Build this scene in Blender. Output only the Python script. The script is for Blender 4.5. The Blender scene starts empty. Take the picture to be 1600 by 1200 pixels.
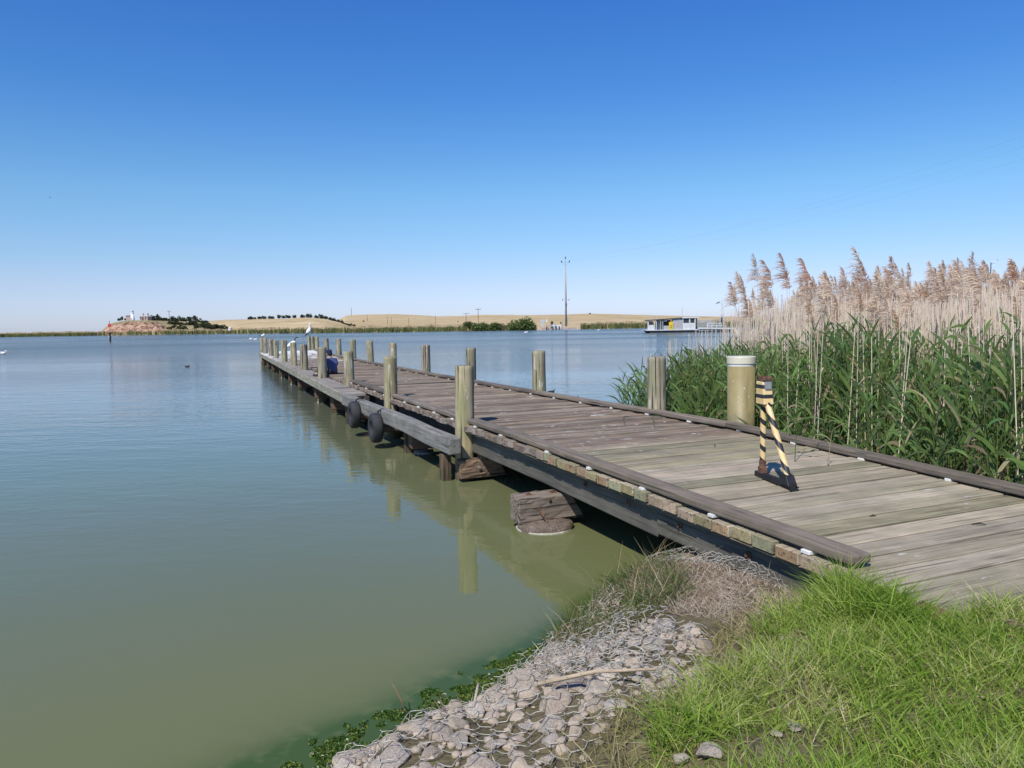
import bpy, bmesh, math, random
import numpy as np
from math import radians as R, sin, cos, pi, tan
rng = np.random.default_rng(7); random.seed(7)
scene = bpy.context.scene
COL = scene.collection

# ------------------------------------------------------------------ camera
F, HOR, ROLL, EYE = 1185.0, 508.0, R(0.9), 2.2          # measured on the 1600x1200 photograph
PITCH = math.atan((600 - HOR) * cos(ROLL) / F)
FW = np.array([0, cos(PITCH), -sin(PITCH)]); UP0 = np.array([0, sin(PITCH), cos(PITCH)]); RT0 = np.array([1., 0, 0])
RT = RT0 * cos(ROLL) - UP0 * sin(ROLL); UP = UP0 * cos(ROLL) + RT0 * sin(ROLL)
cd = bpy.data.cameras.new('camera'); cam = bpy.data.objects.new('camera', cd); COL.objects.link(cam)
cd.sensor_fit = 'HORIZONTAL'; cd.sensor_width = 36; cd.lens = 36 * F / 1600
cd.clip_start = 0.05; cd.clip_end = 12000
from mathutils import Matrix, Vector
M = Matrix.Identity(4)
for i in range(3):
    M[i][0] = RT[i]; M[i][1] = UP[i]; M[i][2] = -FW[i]
M[2][3] = EYE
cam.matrix_world = M
scene.camera = cam

# ------------------------------------------------------------------ sky, sun, exposure
SUN_EL, SUN_AZ = R(50), R(27)                            # shadows fall 27 degrees right of straight ahead
w = bpy.data.worlds.new('World'); scene.world = w; w.use_nodes = True
nt = w.node_tree; nt.nodes.clear()
sky = nt.nodes.new('ShaderNodeTexSky'); sky.sky_type = 'NISHITA'; sky.sun_disc = False
sky.sun_elevation = SUN_EL; sky.sun_rotation = pi + SUN_AZ
sky.air_density = 1.0; sky.dust_density = 0.25; sky.ozone_density = 3.0; sky.altitude = 0
bg = nt.nodes.new('ShaderNodeBackground'); bg.inputs[1].default_value = 0.12
out = nt.nodes.new('ShaderNodeOutputWorld')
# clear-air tint of the Nishita sky: deeper blue aloft, bluish white (not yellow) at the horizon
tc = nt.nodes.new('ShaderNodeTexCoord'); sx = nt.nodes.new('ShaderNodeSeparateXYZ'); nt.links.new(tc.outputs['Generated'], sx.inputs[0])
rp = nt.nodes.new('ShaderNodeValToRGB'); nt.links.new(sx.outputs[2], rp.inputs[0])
TINT = [(0., (.66, .77, 1.22)), (.03, (.70, .775, 1.16)), (.055, (.71, .76, 1.06)), (.09, (.66, .785, 1.01)), (.165, (.58, .85, 1.04)), (.28, (.355, .72, 1.13)), (.39, (.28, .66, 1.2)), (1., (.27, .64, 1.2))]
while len(rp.color_ramp.elements) < len(TINT): rp.color_ramp.elements.new(.5)
for e_, (p_, c_) in zip(rp.color_ramp.elements, TINT): e_.position = p_; e_.color = (*c_, 1)
mx = nt.nodes.new('ShaderNodeMix'); mx.data_type = 'RGBA'; mx.blend_type = 'MULTIPLY'; mx.inputs[0].default_value = 1
nt.links.new(sky.outputs[0], mx.inputs[6]); nt.links.new(rp.outputs[0], mx.inputs[7])
nt.links.new(mx.outputs[2], bg.inputs[0]); nt.links.new(bg.outputs[0], out.inputs[0])
sd = bpy.data.lights.new('sun', 'SUN'); sd.energy = 4.2; sd.angle = R(0.53); sd.color = (1, .955, .88)
so = bpy.data.objects.new('sun', sd); COL.objects.link(so)
to_sun = Vector((-sin(SUN_AZ) * cos(SUN_EL), -cos(SUN_AZ) * cos(SUN_EL), sin(SUN_EL)))
so.rotation_euler = to_sun.to_track_quat('Z', 'Y').to_euler()
scene.view_settings.view_transform = 'Standard'; scene.view_settings.look = 'None'
scene.view_settings.exposure = 0.12; scene.view_settings.gamma = 1
scene.cycles.max_bounces = 6; scene.cycles.transparent_max_bounces = 8

# ------------------------------------------------------------------ measuring helpers (build time only)
def ray(x, y): return FW * F + RT * (x - 800) + UP * (600 - y)
def at(x, y, z):
    d = ray(x, y); return d * ((z - EYE) / d[2]) + np.array([0, 0, EYE])
def W(x, y, D):
    d = ray(x, y); return d * (D / d[1]) + np.array([0, 0, EYE])
def mpp(D): return D / F

# ------------------------------------------------------------------ material helpers
class NT:
    def __init__(s, name):
        s.m = bpy.data.materials.new(name); s.m.use_nodes = True
        s.t = s.m.node_tree; s.t.nodes.clear(); s.out = s.t.nodes.new('ShaderNodeOutputMaterial')
    def n(s, typ, props=None, **inp):
        nd = s.t.nodes.new('ShaderNode' + typ)
        for k, v in (props or {}).items(): setattr(nd, k, v)
        for k, v in inp.items():
            k = k.replace('_', ' ')
            sock = nd.inputs[int(k[1:])] if k[0] == 'i' and k[1:].isdigit() else nd.inputs[k]
            if isinstance(v, bpy.types.NodeSocket): s.t.links.new(v, sock)
            else: sock.default_value = v
        return nd
    def coord(s, which='Object'): return s.n('TexCoord').outputs[which]
    def mapping(s, vec, scale, loc=(0, 0, 0), rot=(0, 0, 0)):
        nd = s.n('Mapping', Vector=vec); nd.inputs['Scale'].default_value = scale
        nd.inputs['Location'].default_value = loc; nd.inputs['Rotation'].default_value = rot
        return nd.outputs[0]
    def noise(s, vec, scale, detail=4, rough=.55, dist=0):
        nd = s.n('TexNoise', Vector=vec, Scale=scale, Detail=detail, Roughness=rough, Distortion=dist)
        return nd.outputs[0]
    def ramp(s, fac, stops):
        nd = s.n('ValToRGB', Fac=fac); e = nd.color_ramp.elements
        while len(e) < len(stops): e.new(.5)
        for el, (p, c) in zip(e, stops):
            el.position = p; el.color = (c, c, c, 1) if isinstance(c, (int, float)) else (*c, 1)
        return nd.outputs[0]
    def mix(s, fac, a, b, mode='MIX'):
        nd = s.n('Mix', {'data_type': 'RGBA', 'blend_type': mode})
        for k, v in ((0, fac), (6, a), (7, b)):
            if isinstance(v, bpy.types.NodeSocket): s.t.links.new(v, nd.inputs[k])
            elif isinstance(v, (int, float)) and k: nd.inputs[k].default_value = (v, v, v, 1)
            elif k: nd.inputs[k].default_value = (*v, 1)
            else: nd.inputs[k].default_value = v
        return nd.outputs[2]
    def math(s, op, a, b=0., c=0.):
        nd = s.n('Math', {'operation': op})
        for i, v in enumerate((a, b, c)):
            if isinstance(v, bpy.types.NodeSocket): s.t.links.new(v, nd.inputs[i])
            else: nd.inputs[i].default_value = v
        return nd.outputs[0]
    def attr(s, name): return s.n('Attribute', {'attribute_name': name}).outputs
    def bump(s, h, strength=.5, dist=.01, normal=None):
        nd = s.n('Bump', Height=h, Strength=strength, Distance=dist)
        if normal is not None: s.t.links.new(normal, nd.inputs['Normal'])
        return nd.outputs[0]
    def pbr(s, color, rough=.8, normal=None, metal=0., spec=.4):
        nd = s.n('BsdfPrincipled')
        for k, v in (('Base Color', color), ('Roughness', rough), ('Metallic', metal), ('Specular IOR Level', spec), ('Normal', normal)):
            if v is None: continue
            if isinstance(v, bpy.types.NodeSocket): s.t.links.new(v, nd.inputs[k])
            elif k == 'Base Color': nd.inputs[k].default_value = (*v, 1)
            else: nd.inputs[k].default_value = v
        return nd
    def done(s, sh):
        s.t.links.new(sh.outputs[0] if hasattr(sh, 'outputs') else sh, s.out.inputs[0]); return s.m

def paint(name, c, rough=.6, var=.12, scale=6., metal=0., spec=.4):
    t = NT(name); co = t.coord(); f = t.noise(co, scale, 5)
    lo = tuple(x * (1 - var * 1.6) for x in c); hi = tuple(min(1, x * (1 + var)) for x in c)
    return t.done(t.pbr(t.ramp(f, [(.3, lo), (.7, hi)]), rough, t.bump(f, .15, .005), metal, spec))

def wood(name, axis, use_col=True, base=(.3, .27, .22), grain=1., crack=.5, drops=0., moss=0., ct=.33, dthr=.66):
    """axis: 0/1/2 = object axis the grain runs along."""
    t = NT(name); co = t.coord()
    rnd = t.n('ObjectInfo').outputs['Random']
    off = t.n('CombineXYZ', X=t.math('MULTIPLY', rnd, 37.), Y=t.math('MULTIPLY', rnd, 71.), Z=t.math('MULTIPLY', rnd, 13.)).outputs[0]
    co2 = t.n('VectorMath', {'operation': 'ADD'}, i0=co, i1=off).outputs[0]
    sc = [60 * grain] * 3; sc[axis] = 2.2 * grain
    g = t.noise(t.mapping(co2, sc), 1., 5, .65)
    sc2 = [16 * grain] * 3; sc2[axis] = .7 * grain
    g2 = t.noise(t.mapping(co2, sc2), 1., 3, .6)
    blot = t.noise(co2, 3.2, 4, .6)
    col = t.attr('Col')[0] if use_col else None
    if col is None:
        rgb = t.n('RGB'); rgb.outputs[0].default_value = (*base, 1); col = rgb.outputs[0]
    c = t.mix(1., col, t.ramp(g, [(.25, .62), (.75, 1.28)]), 'MULTIPLY')
    c = t.mix(1., c, t.ramp(g2, [(.3, .8), (.7, 1.15)]), 'MULTIPLY')
    c = t.mix(.75, c, t.ramp(blot, [(.3, (.72, .73, .70)), (.7, (1.2, 1.17, 1.12))]), 'MULTIPLY')
    if moss:
        mo = t.ramp(t.noise(t.mapping(co2, (5, 5, 1.1) if axis == 2 else (3, 3, 3)), 1., 4), [(.5, 0.), (.68, moss)])
        c = t.mix(mo, c, (.17, .2, .06))
    if axis == 2 and moss:
        zz_ = t.n('SeparateXYZ', Vector=co).outputs[2]
        wet = t.ramp(t.math('ADD', zz_, t.math('MULTIPLY', t.math('SUBTRACT', blot, .5), .35)), [(.10, .85), (.24, 0.)])
        c = t.mix(wet, c, (.05, .05, .022))
        brn = t.ramp(t.noise(t.mapping(co2, (7, 7, .9), (2, 3, 4)), 1., 4, .65), [(.5, 0.), (.66, .55)])
        c = t.mix(brn, c, (.20, .145, .085))
        dr = t.math('MULTIPLY', t.ramp(t.noise(t.mapping(co2, (16, 16, 2.2), (9, 3, 4)), 1., 3, .6), [(.62, 0.), (.66, .8)]), t.ramp(zz_, [(.9, 0.), (1., 1.)]))
        c = t.mix(dr, c, (.62, .60, .54))
    sc3 = [34 * grain] * 3; sc3[axis] = 1.1 * grain
    cr = t.noise(t.mapping(co2, sc3, (3, 5, 7)), 1., 2, .4)
    crk = t.ramp(cr, [(ct, crack), (ct + .04, 0.)])
    c = t.mix(crk, c, (.035, .03, .025))
    h = t.math('SUBTRACT', t.math('ADD', g, t.math('MULTIPLY', g2, .6)), t.math('MULTIPLY', crk, 1.2))
    if drops:
        y = t.n('SeparateXYZ', Vector=co).outputs[1]
        far = t.n('MapRange', Value=y, i1=17., i2=38., i3=0., i4=.30).outputs[0]
        sp = [22.] * 3; sp[0] = 4.
        d = t.noise(t.mapping(co, sp), 1., 3, .6)
        pat = t.noise(co, .9, 2)
        dd = t.math('ADD', t.math('ADD', d, t.math('MULTIPLY', t.math('SUBTRACT', pat, .5), .25)), far)
        dm = t.ramp(dd, [(dthr, 0.), (dthr + .06, drops)])
        c = t.mix(dm, c, (.74, .73, .70))
    b = t.bump(h, .55, .006)
    return t.done(t.pbr(c, .85, b, spec=.25))

def leafmat(name, trans=.35, rough=.6, spec=.3, attr='Col', tt=(1.1, 1.25, .6)):
    t = NT(name); c = t.attr(attr)[0]
    p = t.pbr(c, rough, spec=spec)
    tr = t.n('BsdfTranslucent', Color=t.mix(1., c, tt, 'MULTIPLY'))
    return t.done(t.n('MixShader', Fac=trans, i1=p.outputs[0], i2=tr.outputs[0]))

# ------------------------------------------------------------------ mesh helpers
class MB:
    def __init__(s): s.v = []; s.f = []; s.c = []
    def add(s, V, Fs, col=(.5, .5, .5)):
        o = len(s.v); s.v += [tuple(map(float, p)) for p in V]
        for i, f in enumerate(Fs):
            s.f.append(tuple(o + k for k in f)); s.c.append(col[i] if isinstance(col, list) else col)
        return s
    def hexa(s, P, col=(.5, .5, .5)):
        """8 points: bottom 4 ccw, top 4 ccw"""
        return s.add(P, [(3, 2, 1, 0), (4, 5, 6, 7), (0, 1, 5, 4), (1, 2, 6, 5), (2, 3, 7, 6), (3, 0, 4, 7)], col)
    def box(s, c, d, col=(.5, .5, .5), rz=0, bev=0):
        x, y, z = [k / 2 for k in d]; P = []
        for zz in (-z, z):
            for a, b in ((-x, -y), (x, -y), (x, y), (-x, y)):
                P.append((c[0] + a * cos(rz) - b * sin(rz), c[1] + a * sin(rz) + b * cos(rz), c[2] + zz))
        return s.hexa(P, col)
    def bar(s, a, b, w, h=None, col=(.5, .5, .5)):
        a = Vector(a); b = Vector(b); d = (b - a).normalized(); h = h or w
        up = Vector((0, 0, 1)) if abs(d.z) < .95 else Vector((0, 1, 0))
        x = d.cross(up).normalized(); y = x.cross(d); P = []
        for e in (a, b):
            for i, j in ((-1, -1), (1, -1), (1, 1), (-1, 1)): P.append(e + x * (i * w / 2) + y * (j * h / 2))
        return s.hexa(P, col)
    def tube(s, pts, rad, n=10, col=(.5, .5, .5), cap=True):
        pts = [Vector(p) for p in pts]; V = []; Fs = []
        if not hasattr(rad, '__len__'): rad = [rad] * len(pts)
        prev = None
        for i, p in enumerate(pts):
            d = (pts[min(i + 1, len(pts) - 1)] - pts[max(i - 1, 0)]).normalized()
            if prev is None:
                up = Vector((0, 1, 0)) if abs(d.z) > .9 else Vector((0, 0, 1)); x = d.cross(up).normalized()
            else: x = (prev - d * prev.dot(d)).normalized()
            prev = x; y = d.cross(x)
            for k in range(n):
                a = 2 * pi * k / n; V.append(p + (x * cos(a) + y * sin(a)) * rad[i])
        for i in range(len(pts) - 1):
            for k in range(n):
                Fs.append((i * n + k, i * n + (k + 1) % n, (i + 1) * n + (k + 1) % n, (i + 1) * n + k))
        if cap: Fs.append(tuple(range(n - 1, -1, -1))); Fs.append(tuple((len(pts) - 1) * n + k for k in range(n)))
        return s.add(V, Fs, col)
    def ball(s, c, r, col=(.5, .5, .5), n=10, m=7):
        r = (r,) * 3 if not hasattr(r, '__len__') else r; V = []; Fs = []
        for i in range(m + 1):
            ph = -pi / 2 + pi * i / m
            for k in range(n):
                a = 2 * pi * k / n; V.append((c[0] + r[0] * cos(ph) * cos(a), c[1] + r[1] * cos(ph) * sin(a), c[2] + r[2] * sin(ph)))
        for i in range(m):
            for k in range(n): Fs.append((i * n + k, i * n + (k + 1) % n, (i + 1) * n + (k + 1) % n, (i + 1) * n + k))
        return s.add(V, Fs, col)
    def build(s, name, mat, parent=None, smooth=False, bevel=0, seg=2):
        me = bpy.data.meshes.new(name); me.from_pydata(s.v, [], s.f); me.validate(clean_customdata=False)
        a = me.attributes.new('Col', 'FLOAT_COLOR', 'FACE')
        c = np.ones((len(me.polygons), 4)); c[:, :3] = np.array(s.c)[:len(c)]; a.data.foreach_set('color', c.ravel())
        me.materials.append(mat)
        if smooth: me.polygons.foreach_set('use_smooth', [True] * len(me.polygons))
        o = bpy.data.objects.new(name, me); COL.objects.link(o)
        if parent: o.parent = parent
        if bevel:
            b = o.modifiers.new('bevel', 'BEVEL'); b.width = bevel; b.segments = seg; b.limit_method = 'ANGLE'; b.angle_limit = R(35)
        return o

def np_mesh(name, V, Q, col, mat, parent=None, smooth=False, vcol=None):
    me = bpy.data.meshes.new(name); V = np.asarray(V, float); Q = np.asarray(Q, np.int32); k = Q.shape[1]
    me.vertices.add(len(V)); me.vertices.foreach_set('co', V.ravel())
    me.loops.add(Q.size); me.loops.foreach_set('vertex_index', Q.ravel())
    me.polygons.add(len(Q)); me.polygons.foreach_set('loop_start', np.arange(len(Q), dtype=np.int32) * k)
    me.update(calc_edges=True)
    if smooth: me.polygons.foreach_set('use_smooth', np.ones(len(Q), bool))
    if col is not None:
        a = me.attributes.new('Col', 'FLOAT_COLOR', 'FACE'); c = np.ones((len(Q), 4)); c[:, :3] = col; a.data.foreach_set('color', c.ravel())
    for nm, arr in (vcol or {}).items():
        a = me.attributes.new(nm, 'FLOAT', 'POINT'); a.data.foreach_set('value', np.asarray(arr, float))
    me.materials.append(mat); o = bpy.data.objects.new(name, me); COL.objects.link(o)
    if parent: o.parent = parent
    return o

class Acc:
    """collects numpy quads"""
    def __init__(s): s.V = []; s.Q = []; s.C = []; s.n = 0
    def add(s, V, Q, C): s.V.append(V); s.Q.append(Q + s.n); s.C.append(C); s.n += len(V)
    def build(s, name, mat, parent=None, smooth=False): return np_mesh(name, np.vstack(s.V), np.vstack(s.Q), np.vstack(s.C), mat, parent, smooth)

def norm(v): return v / np.maximum(np.linalg.norm(v, axis=-1, keepdims=True), 1e-9)
def ribbons(acc, base, d, L, wd, bend, col, segs=3, taper=(.7, 1., .75, .05), twist=None, tipcol=None):
    """curved leaf strips: start at base heading d, bend vector pulls the tip over"""
    N = len(base); d = norm(d); L = np.broadcast_to(L, N); wd = np.broadcast_to(wd, N)
    t = np.linspace(0, 1, segs + 1)
    P = base[:, None] + d[:, None] * (L[:, None] * t)[..., None] + bend[:, None] * (L[:, None] * t ** 2)[..., None]
    tang = norm(d + bend * .7)
    a = rng.uniform(0, 2 * pi, N) if twist is None else twist
    hv = np.stack([np.cos(a), np.sin(a), np.zeros(N)], 1)
    side = norm(np.cross(tang, hv))
    tp = np.interp(t, np.linspace(0, 1, len(taper)), taper)
    off = side[:, None] * (wd[:, None] * tp / 2)[..., None]
    V = np.stack([P - off, P + off], 2).reshape(-1, 3)
    k = np.arange(segs); q = np.stack([2 * k, 2 * k + 1, 2 * k + 3, 2 * k + 2], 1)
    Q = (q[None] + (np.arange(N) * 2 * (segs + 1))[:, None, None]).reshape(-1, 4)
    C = np.repeat(col, segs, 0)
    acc.add(V, Q, C)
    return P
def prisms(acc, A, B, r0, r1, col, sides=3):
    N = len(A); d = norm(B - A); r0 = np.broadcast_to(r0, N); r1 = np.broadcast_to(r1, N)
    ref = np.where(np.abs(d[:, 2:3]) > .9, np.array([[0, 1., 0]]), np.array([[0, 0, 1.]]))
    x = norm(np.cross(d, ref)); y = np.cross(d, x)
    a = np.arange(sides) * 2 * pi / sides
    ring = x[:, None] * np.cos(a)[None, :, None] + y[:, None] * np.sin(a)[None, :, None]
    V = np.concatenate([A[:, None] + ring * r0[:, None, None], B[:, None] + ring * r1[:, None, None]], 1).reshape(-1, 3)
    k = np.arange(sides); q = np.stack([k, (k + 1) % sides, (k + 1) % sides + sides, k + sides], 1)
    Q = (q[None] + (np.arange(N) * 2 * sides)[:, None, None]).reshape(-1, 4)
    acc.add(V, Q, np.repeat(col, sides, 0))
def vary(c, n, v=.2, hue=.08):
    c = np.array(c)[None] * (1 + rng.uniform(-v, v, (n, 1))) * (1 + rng.uniform(-hue, hue, (n, 3))); return np.clip(c, .005, .95)

def vnoise(x, y, s, seed=0):
    """cheap smooth value noise"""
    x = np.asarray(x, float) / s; y = np.asarray(y, float) / s; xi = np.floor(x).astype(int); yi = np.floor(y).astype(int); fx = x - xi; fy = y - yi
    fx = fx * fx * (3 - 2 * fx); fy = fy * fy * (3 - 2 * fy)
    def h(a, b):
        v = np.sin(a * 127.1 + b * 311.7 + seed * 74.7) * 43758.5453; return v - np.floor(v)
    return (h(xi, yi) * (1 - fx) + h(xi + 1, yi) * fx) * (1 - fy) + (h(xi, yi + 1) * (1 - fx) + h(xi + 1, yi + 1) * fx) * fy

def tag(o, label=None, cat=None, group=None, kind=None):
    for k, v in (('label', label), ('category', cat), ('group', group), ('kind', kind)):
        if v: o[k] = v
    return o
def thing(name, label, cat, loc=(0, 0, 0), rz=0, group=None):
    o = bpy.data.objects.new(name, None); COL.objects.link(o); o.location = loc; o.rotation_euler = (0, 0, rz); o.empty_display_size = .2
    return tag(o, label, cat, group)

ORD = ['first', 'second', 'third', 'fourth', 'fifth', 'sixth', 'seventh', 'eighth', 'ninth', 'tenth', 'eleventh', 'twelfth', 'thirteenth', 'fourteenth',
       'fifteenth', 'sixteenth', 'seventeenth', 'eighteenth', 'nineteenth', 'twentieth', 'twenty-first', 'twenty-second', 'twenty-third', 'twenty-fourth',
       'twenty-fifth', 'twenty-sixth', 'twenty-seventh', 'twenty-eighth', 'twenty-ninth', 'thirtieth', 'thirty-first', 'thirty-second', 'thirty-third', 'thirty-fourth', 'thirty-fifth', 'thirty-sixth', 'thirty-seventh', 'thirty-eighth', 'thirty-ninth', 'fortieth']

# ================================================================== jetty measurements
ZD = 0.80
TH = R(23.4); U = np.array([-sin(TH), cos(TH)]); NN = np.array([cos(TH), sin(TH)])
O2 = at(740, 664, ZD)[:2]
def loc(P): d = np.asarray(P)[:2] - O2; return float(d @ U), float(d @ NN)         # (s, n)
def world(n, s, z=0): p = O2 + U * s + NN * n; return (p[0], p[1], z)
def zdeck(s): return ZD - .02 * max(0., -2.3 - s)
def unp(x, y, z0=ZD):
    z = z0
    for _ in range(6): s, n = loc(at(x, y, z)); z = zdeck(s) + (z0 - ZD)
    return s, n
LI = sorted(unp(*p) for p in [(740, 664), (900, 717), (1060, 771), (960, 735), (1150, 808), (1355, 885)])
LF = sorted((s, n + .2) for s, n in (unp(*p) for p in [(556, 604), (536, 594), (526, 589), (493, 577.5), (481, 573)]))
RI = sorted(unp(*p) for p in [(495, 550), (530, 557), (620, 580), (740, 600), (830, 616), (1000, 645), (1130, 672), (1250, 699), (1400, 737), (1598, 785)])
ls = np.array(LI + LF); rs_ = np.array(RI)
pl = np.polyfit(ls[:, 0], ls[:, 1], 2); 
SPL = -2.3
nearR = np.array([p for p in RI if p[0] < -1.5]); farR = np.array([p for p in RI if p[0] > -3])
pr_far = np.polyfit(farR[:, 0], farR[:, 1], 2); pr_near = np.polyfit(nearR[:, 0], nearR[:, 1], 1)
def nL(s): return float(np.polyval(pl, np.clip(s, -8, 16)) + max(0, s - 16) * (2 * pl[0] * 16 + pl[1]))
def nR(s):
    if s < SPL: return float(np.polyval(pr_far, SPL) + pr_near[0] * (s - SPL))
    return float(np.polyval(pr_far, s))
# edge of the lower landing stage along the left side
PE = sorted(unp(x, y, ZD - .05) for x, y in [(534, 615), (480, 589), (440, 569), (404, 551)])
pe = np.polyfit([p[0] for p in PE], [p[1] for p in PE], 2)
def nP(s): return float(np.polyval(pe, s))
S_PL0, S_END = PE[0][0], PE[-1][0]
S_NEAR = -7.45
def onrow(x, y, nf):
    s = 5.
    for _ in range(30):
        n = nf(s); r = ray(x, y); o = O2 + NN * n
        t, s = np.linalg.solve(np.array([[r[0], -U[0]], [r[1], -U[1]]]), o)
    return float(s), float(EYE + r[2] * t), float(t * F)

# ================================================================== setting: water, bank, far land
SHORE = [(-14, -9), (-4.2, .2), (-2.2, 2.6), (-1.33, 3.62), (-1.05, 3.89), (-.74, 4.11), (-.49, 4.4), (-.27, 4.66), (.06, 4.98), (.25, 5.24), (.49, 5.66), (.72, 6.05),
         (1.13, 6.42), (1.6, 6.55), (2.1, 6.6), (2.8, 7.2), (3.5, 8.6), (4.1, 10.5), (5.2, 12.5), (8, 16.5), (14, 24), (30, 40)]
SH = np.array(SHORE)
def shore_d(x, y):
    """signed distance to the water line, positive on land"""
    x = np.asarray(x, float); y = np.asarray(y, float); best = np.full(x.shape, 1e9); sg = np.ones(x.shape)
    for (a, b) in zip(SH[:-1], SH[1:]):
        d = b - a; L2 = d @ d; t = np.clip(((x - a[0]) * d[0] + (y - a[1]) * d[1]) / L2, 0, 1)
        dx = x - (a[0] + t * d[0]); dy = y - (a[1] + t * d[1]); dist = np.hypot(dx, dy)
        cr = d[0] * dy - d[1] * dx
        m = dist < best; best = np.where(m, dist, best); sg = np.where(m, np.where(cr < 0, 1, -1), sg)
    return best * sg
def shelf(y): return .04 + .25 * np.clip((5.2 - np.asarray(y)) / 1.0, 0, 1)
def ground_z(x, y):
    x = np.asarray(x, float); y = np.asarray(y, float); d = shore_d(x, y); d = d - np.where(d > -.6, shelf(y) * (x < 1.4), 0)
    land = .60 * (1 - np.exp(-np.maximum(d, 0) / .72)) + .05 * np.clip(d - 2, 0, 4)
    z = np.where(d > 0, land, np.maximum(d * .8, -1.5) - .035 * np.clip(-d / .05, 0, 1))
    z += (vnoise(x, y, .45, 1) - .5) * .10 * np.clip(d * 2 + .5, 0, 1) + (vnoise(x, y, .17, 2) - .5) * .04 * np.clip(d * 2 + .5, 0, 1)
    s = (x - O2[0]) * U[0] + (y - O2[1]) * U[1]; n = (x - O2[0]) * NN[0] + (y - O2[1]) * NN[1]
    right = np.clip((n - 2.9) / .5, 0, 1)
    z = np.where((right > 0) & (d > 0), z * (1 - right) + right * np.minimum(z, .18), z)
    under = np.clip((n + .34) / .12, 0, 1) * np.clip((3.4 - n) / .3, 0, 1) * np.clip((s + 7.5) / .25, 0, 1)
    z = np.where(under > 0, np.minimum(z, z * (1 - under) + under * .32), z)
    dx, dy = x - 2.35, y - 3.75
    return z + .10 * np.exp(-(dx * dx + dy * dy) / .5) * np.where(under > 0, 0, 1)

# ---- water
t = NT('water'); co = t.coord()
big = t.noise(t.mapping(co, (.012, .035, 1), rot=(0, 0, .25)), 1., 3, .5)
lane = t.ramp(big, [(.38, .30), (.60, 1.)])
near = t.n('MapRange', {'clamp': True}, Value=t.n('VectorMath', {'operation': 'LENGTH'}, i0=co).outputs['Value'], i1=4., i2=24., i3=.12, i4=.85).outputs[0]
far_ = t.n('MapRange', {'clamp': True}, Value=t.n('VectorMath', {'operation': 'LENGTH'}, i0=co).outputs['Value'], i1=35., i2=150., i3=1., i4=9.).outputs[0]
near = t.math('MULTIPLY', near, far_)
r1 = t.noise(t.mapping(co, (2.6, 5.2, 1), rot=(0, 0, .5)), 1., 3, .55, .4)
r2 = t.noise(t.mapping(co, (.55, 1.3, 1), rot=(0, 0, .35)), 1., 3, .5, .3)
r3 = t.noise(t.mapping(co, (7., 13., 1), rot=(0, 0, .9)), 1., 2, .5)
r3w = t.n('MapRange', {'clamp': True}, Value=t.n('VectorMath', {'operation': 'LENGTH'}, i0=co).outputs['Value'], i1=30., i2=90., i3=.16, i4=.5).outputs[0]
h = t.math('ADD', t.math('MULTIPLY', r1, .6), t.math('ADD', t.math('MULTIPLY', r2, 1.1), t.math('MULTIPLY', r3, r3w)))
h = t.math('MULTIPLY', h, t.math('MULTIPLY', lane, near))
al = t.math('MULTIPLY', t.attr('algae')[2], t.ramp(t.noise(co, 5.5, 5, .6), [(.22, 0.), (.50, 1.)]))
wc = t.mix(t.ramp(t.noise(co, .12, 3), [(.3, 0.), (.7, 1.)]), (.146, .156, .056), (.162, .170, .066))
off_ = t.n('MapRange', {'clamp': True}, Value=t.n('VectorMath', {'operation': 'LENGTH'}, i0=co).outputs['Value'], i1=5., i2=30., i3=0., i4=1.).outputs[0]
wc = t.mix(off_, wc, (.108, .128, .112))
wc = t.mix(t.math('MINIMUM', t.math('MULTIPLY', al, 1.3), .93), wc, (.048, .088, .016))
dist_ = t.n('VectorMath', {'operation': 'LENGTH'}, i0=co).outputs['Value']
rgh = t.math('MULTIPLY', t.n('MapRange', {'clamp': True}, Value=dist_, i1=22., i2=120., i3=.045, i4=.20).outputs[0], t.ramp(big, [(.36, .55), (.60, 1.15)]))
p = t.pbr(wc, rgh, t.bump(h, 1., .05), spec=.5); p.inputs['IOR'].default_value = 1.33
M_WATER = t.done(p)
ang = np.linspace(-115, 115, 300) * pi / 180
rad = np.concatenate([[0.3], np.geomspace(1.2, 2600, 230)])
A_, Rr = np.meshgrid(ang, rad); X = Rr * np.sin(A_); Y = Rr * np.cos(A_)
D_ = shore_d(X.ravel(), Y.ravel())
alg = np.exp(-np.maximum(-D_ - .05, 0) / .13) * np.clip((1.05 - X.ravel()) / .5, 0, 1) * np.clip((3.1 - (X.ravel() + 1.6) * .9) / 2, .35, 1)
alg = np.where(D_ < -1.4, 0, alg)
nr_, nc_ = A_.shape; i = np.arange(nr_ - 1)[:, None] * nc_ + np.arange(nc_ - 1)[None]
Q = np.stack([i, i + nc_, i + nc_ + 1, i + 1], -1).reshape(-1, 4)
tag(np_mesh('water', np.stack([X.ravel(), Y.ravel(), np.zeros(X.size)], 1), Q, None, M_WATER, smooth=True, vcol={'algae': alg}), kind='structure')

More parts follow.
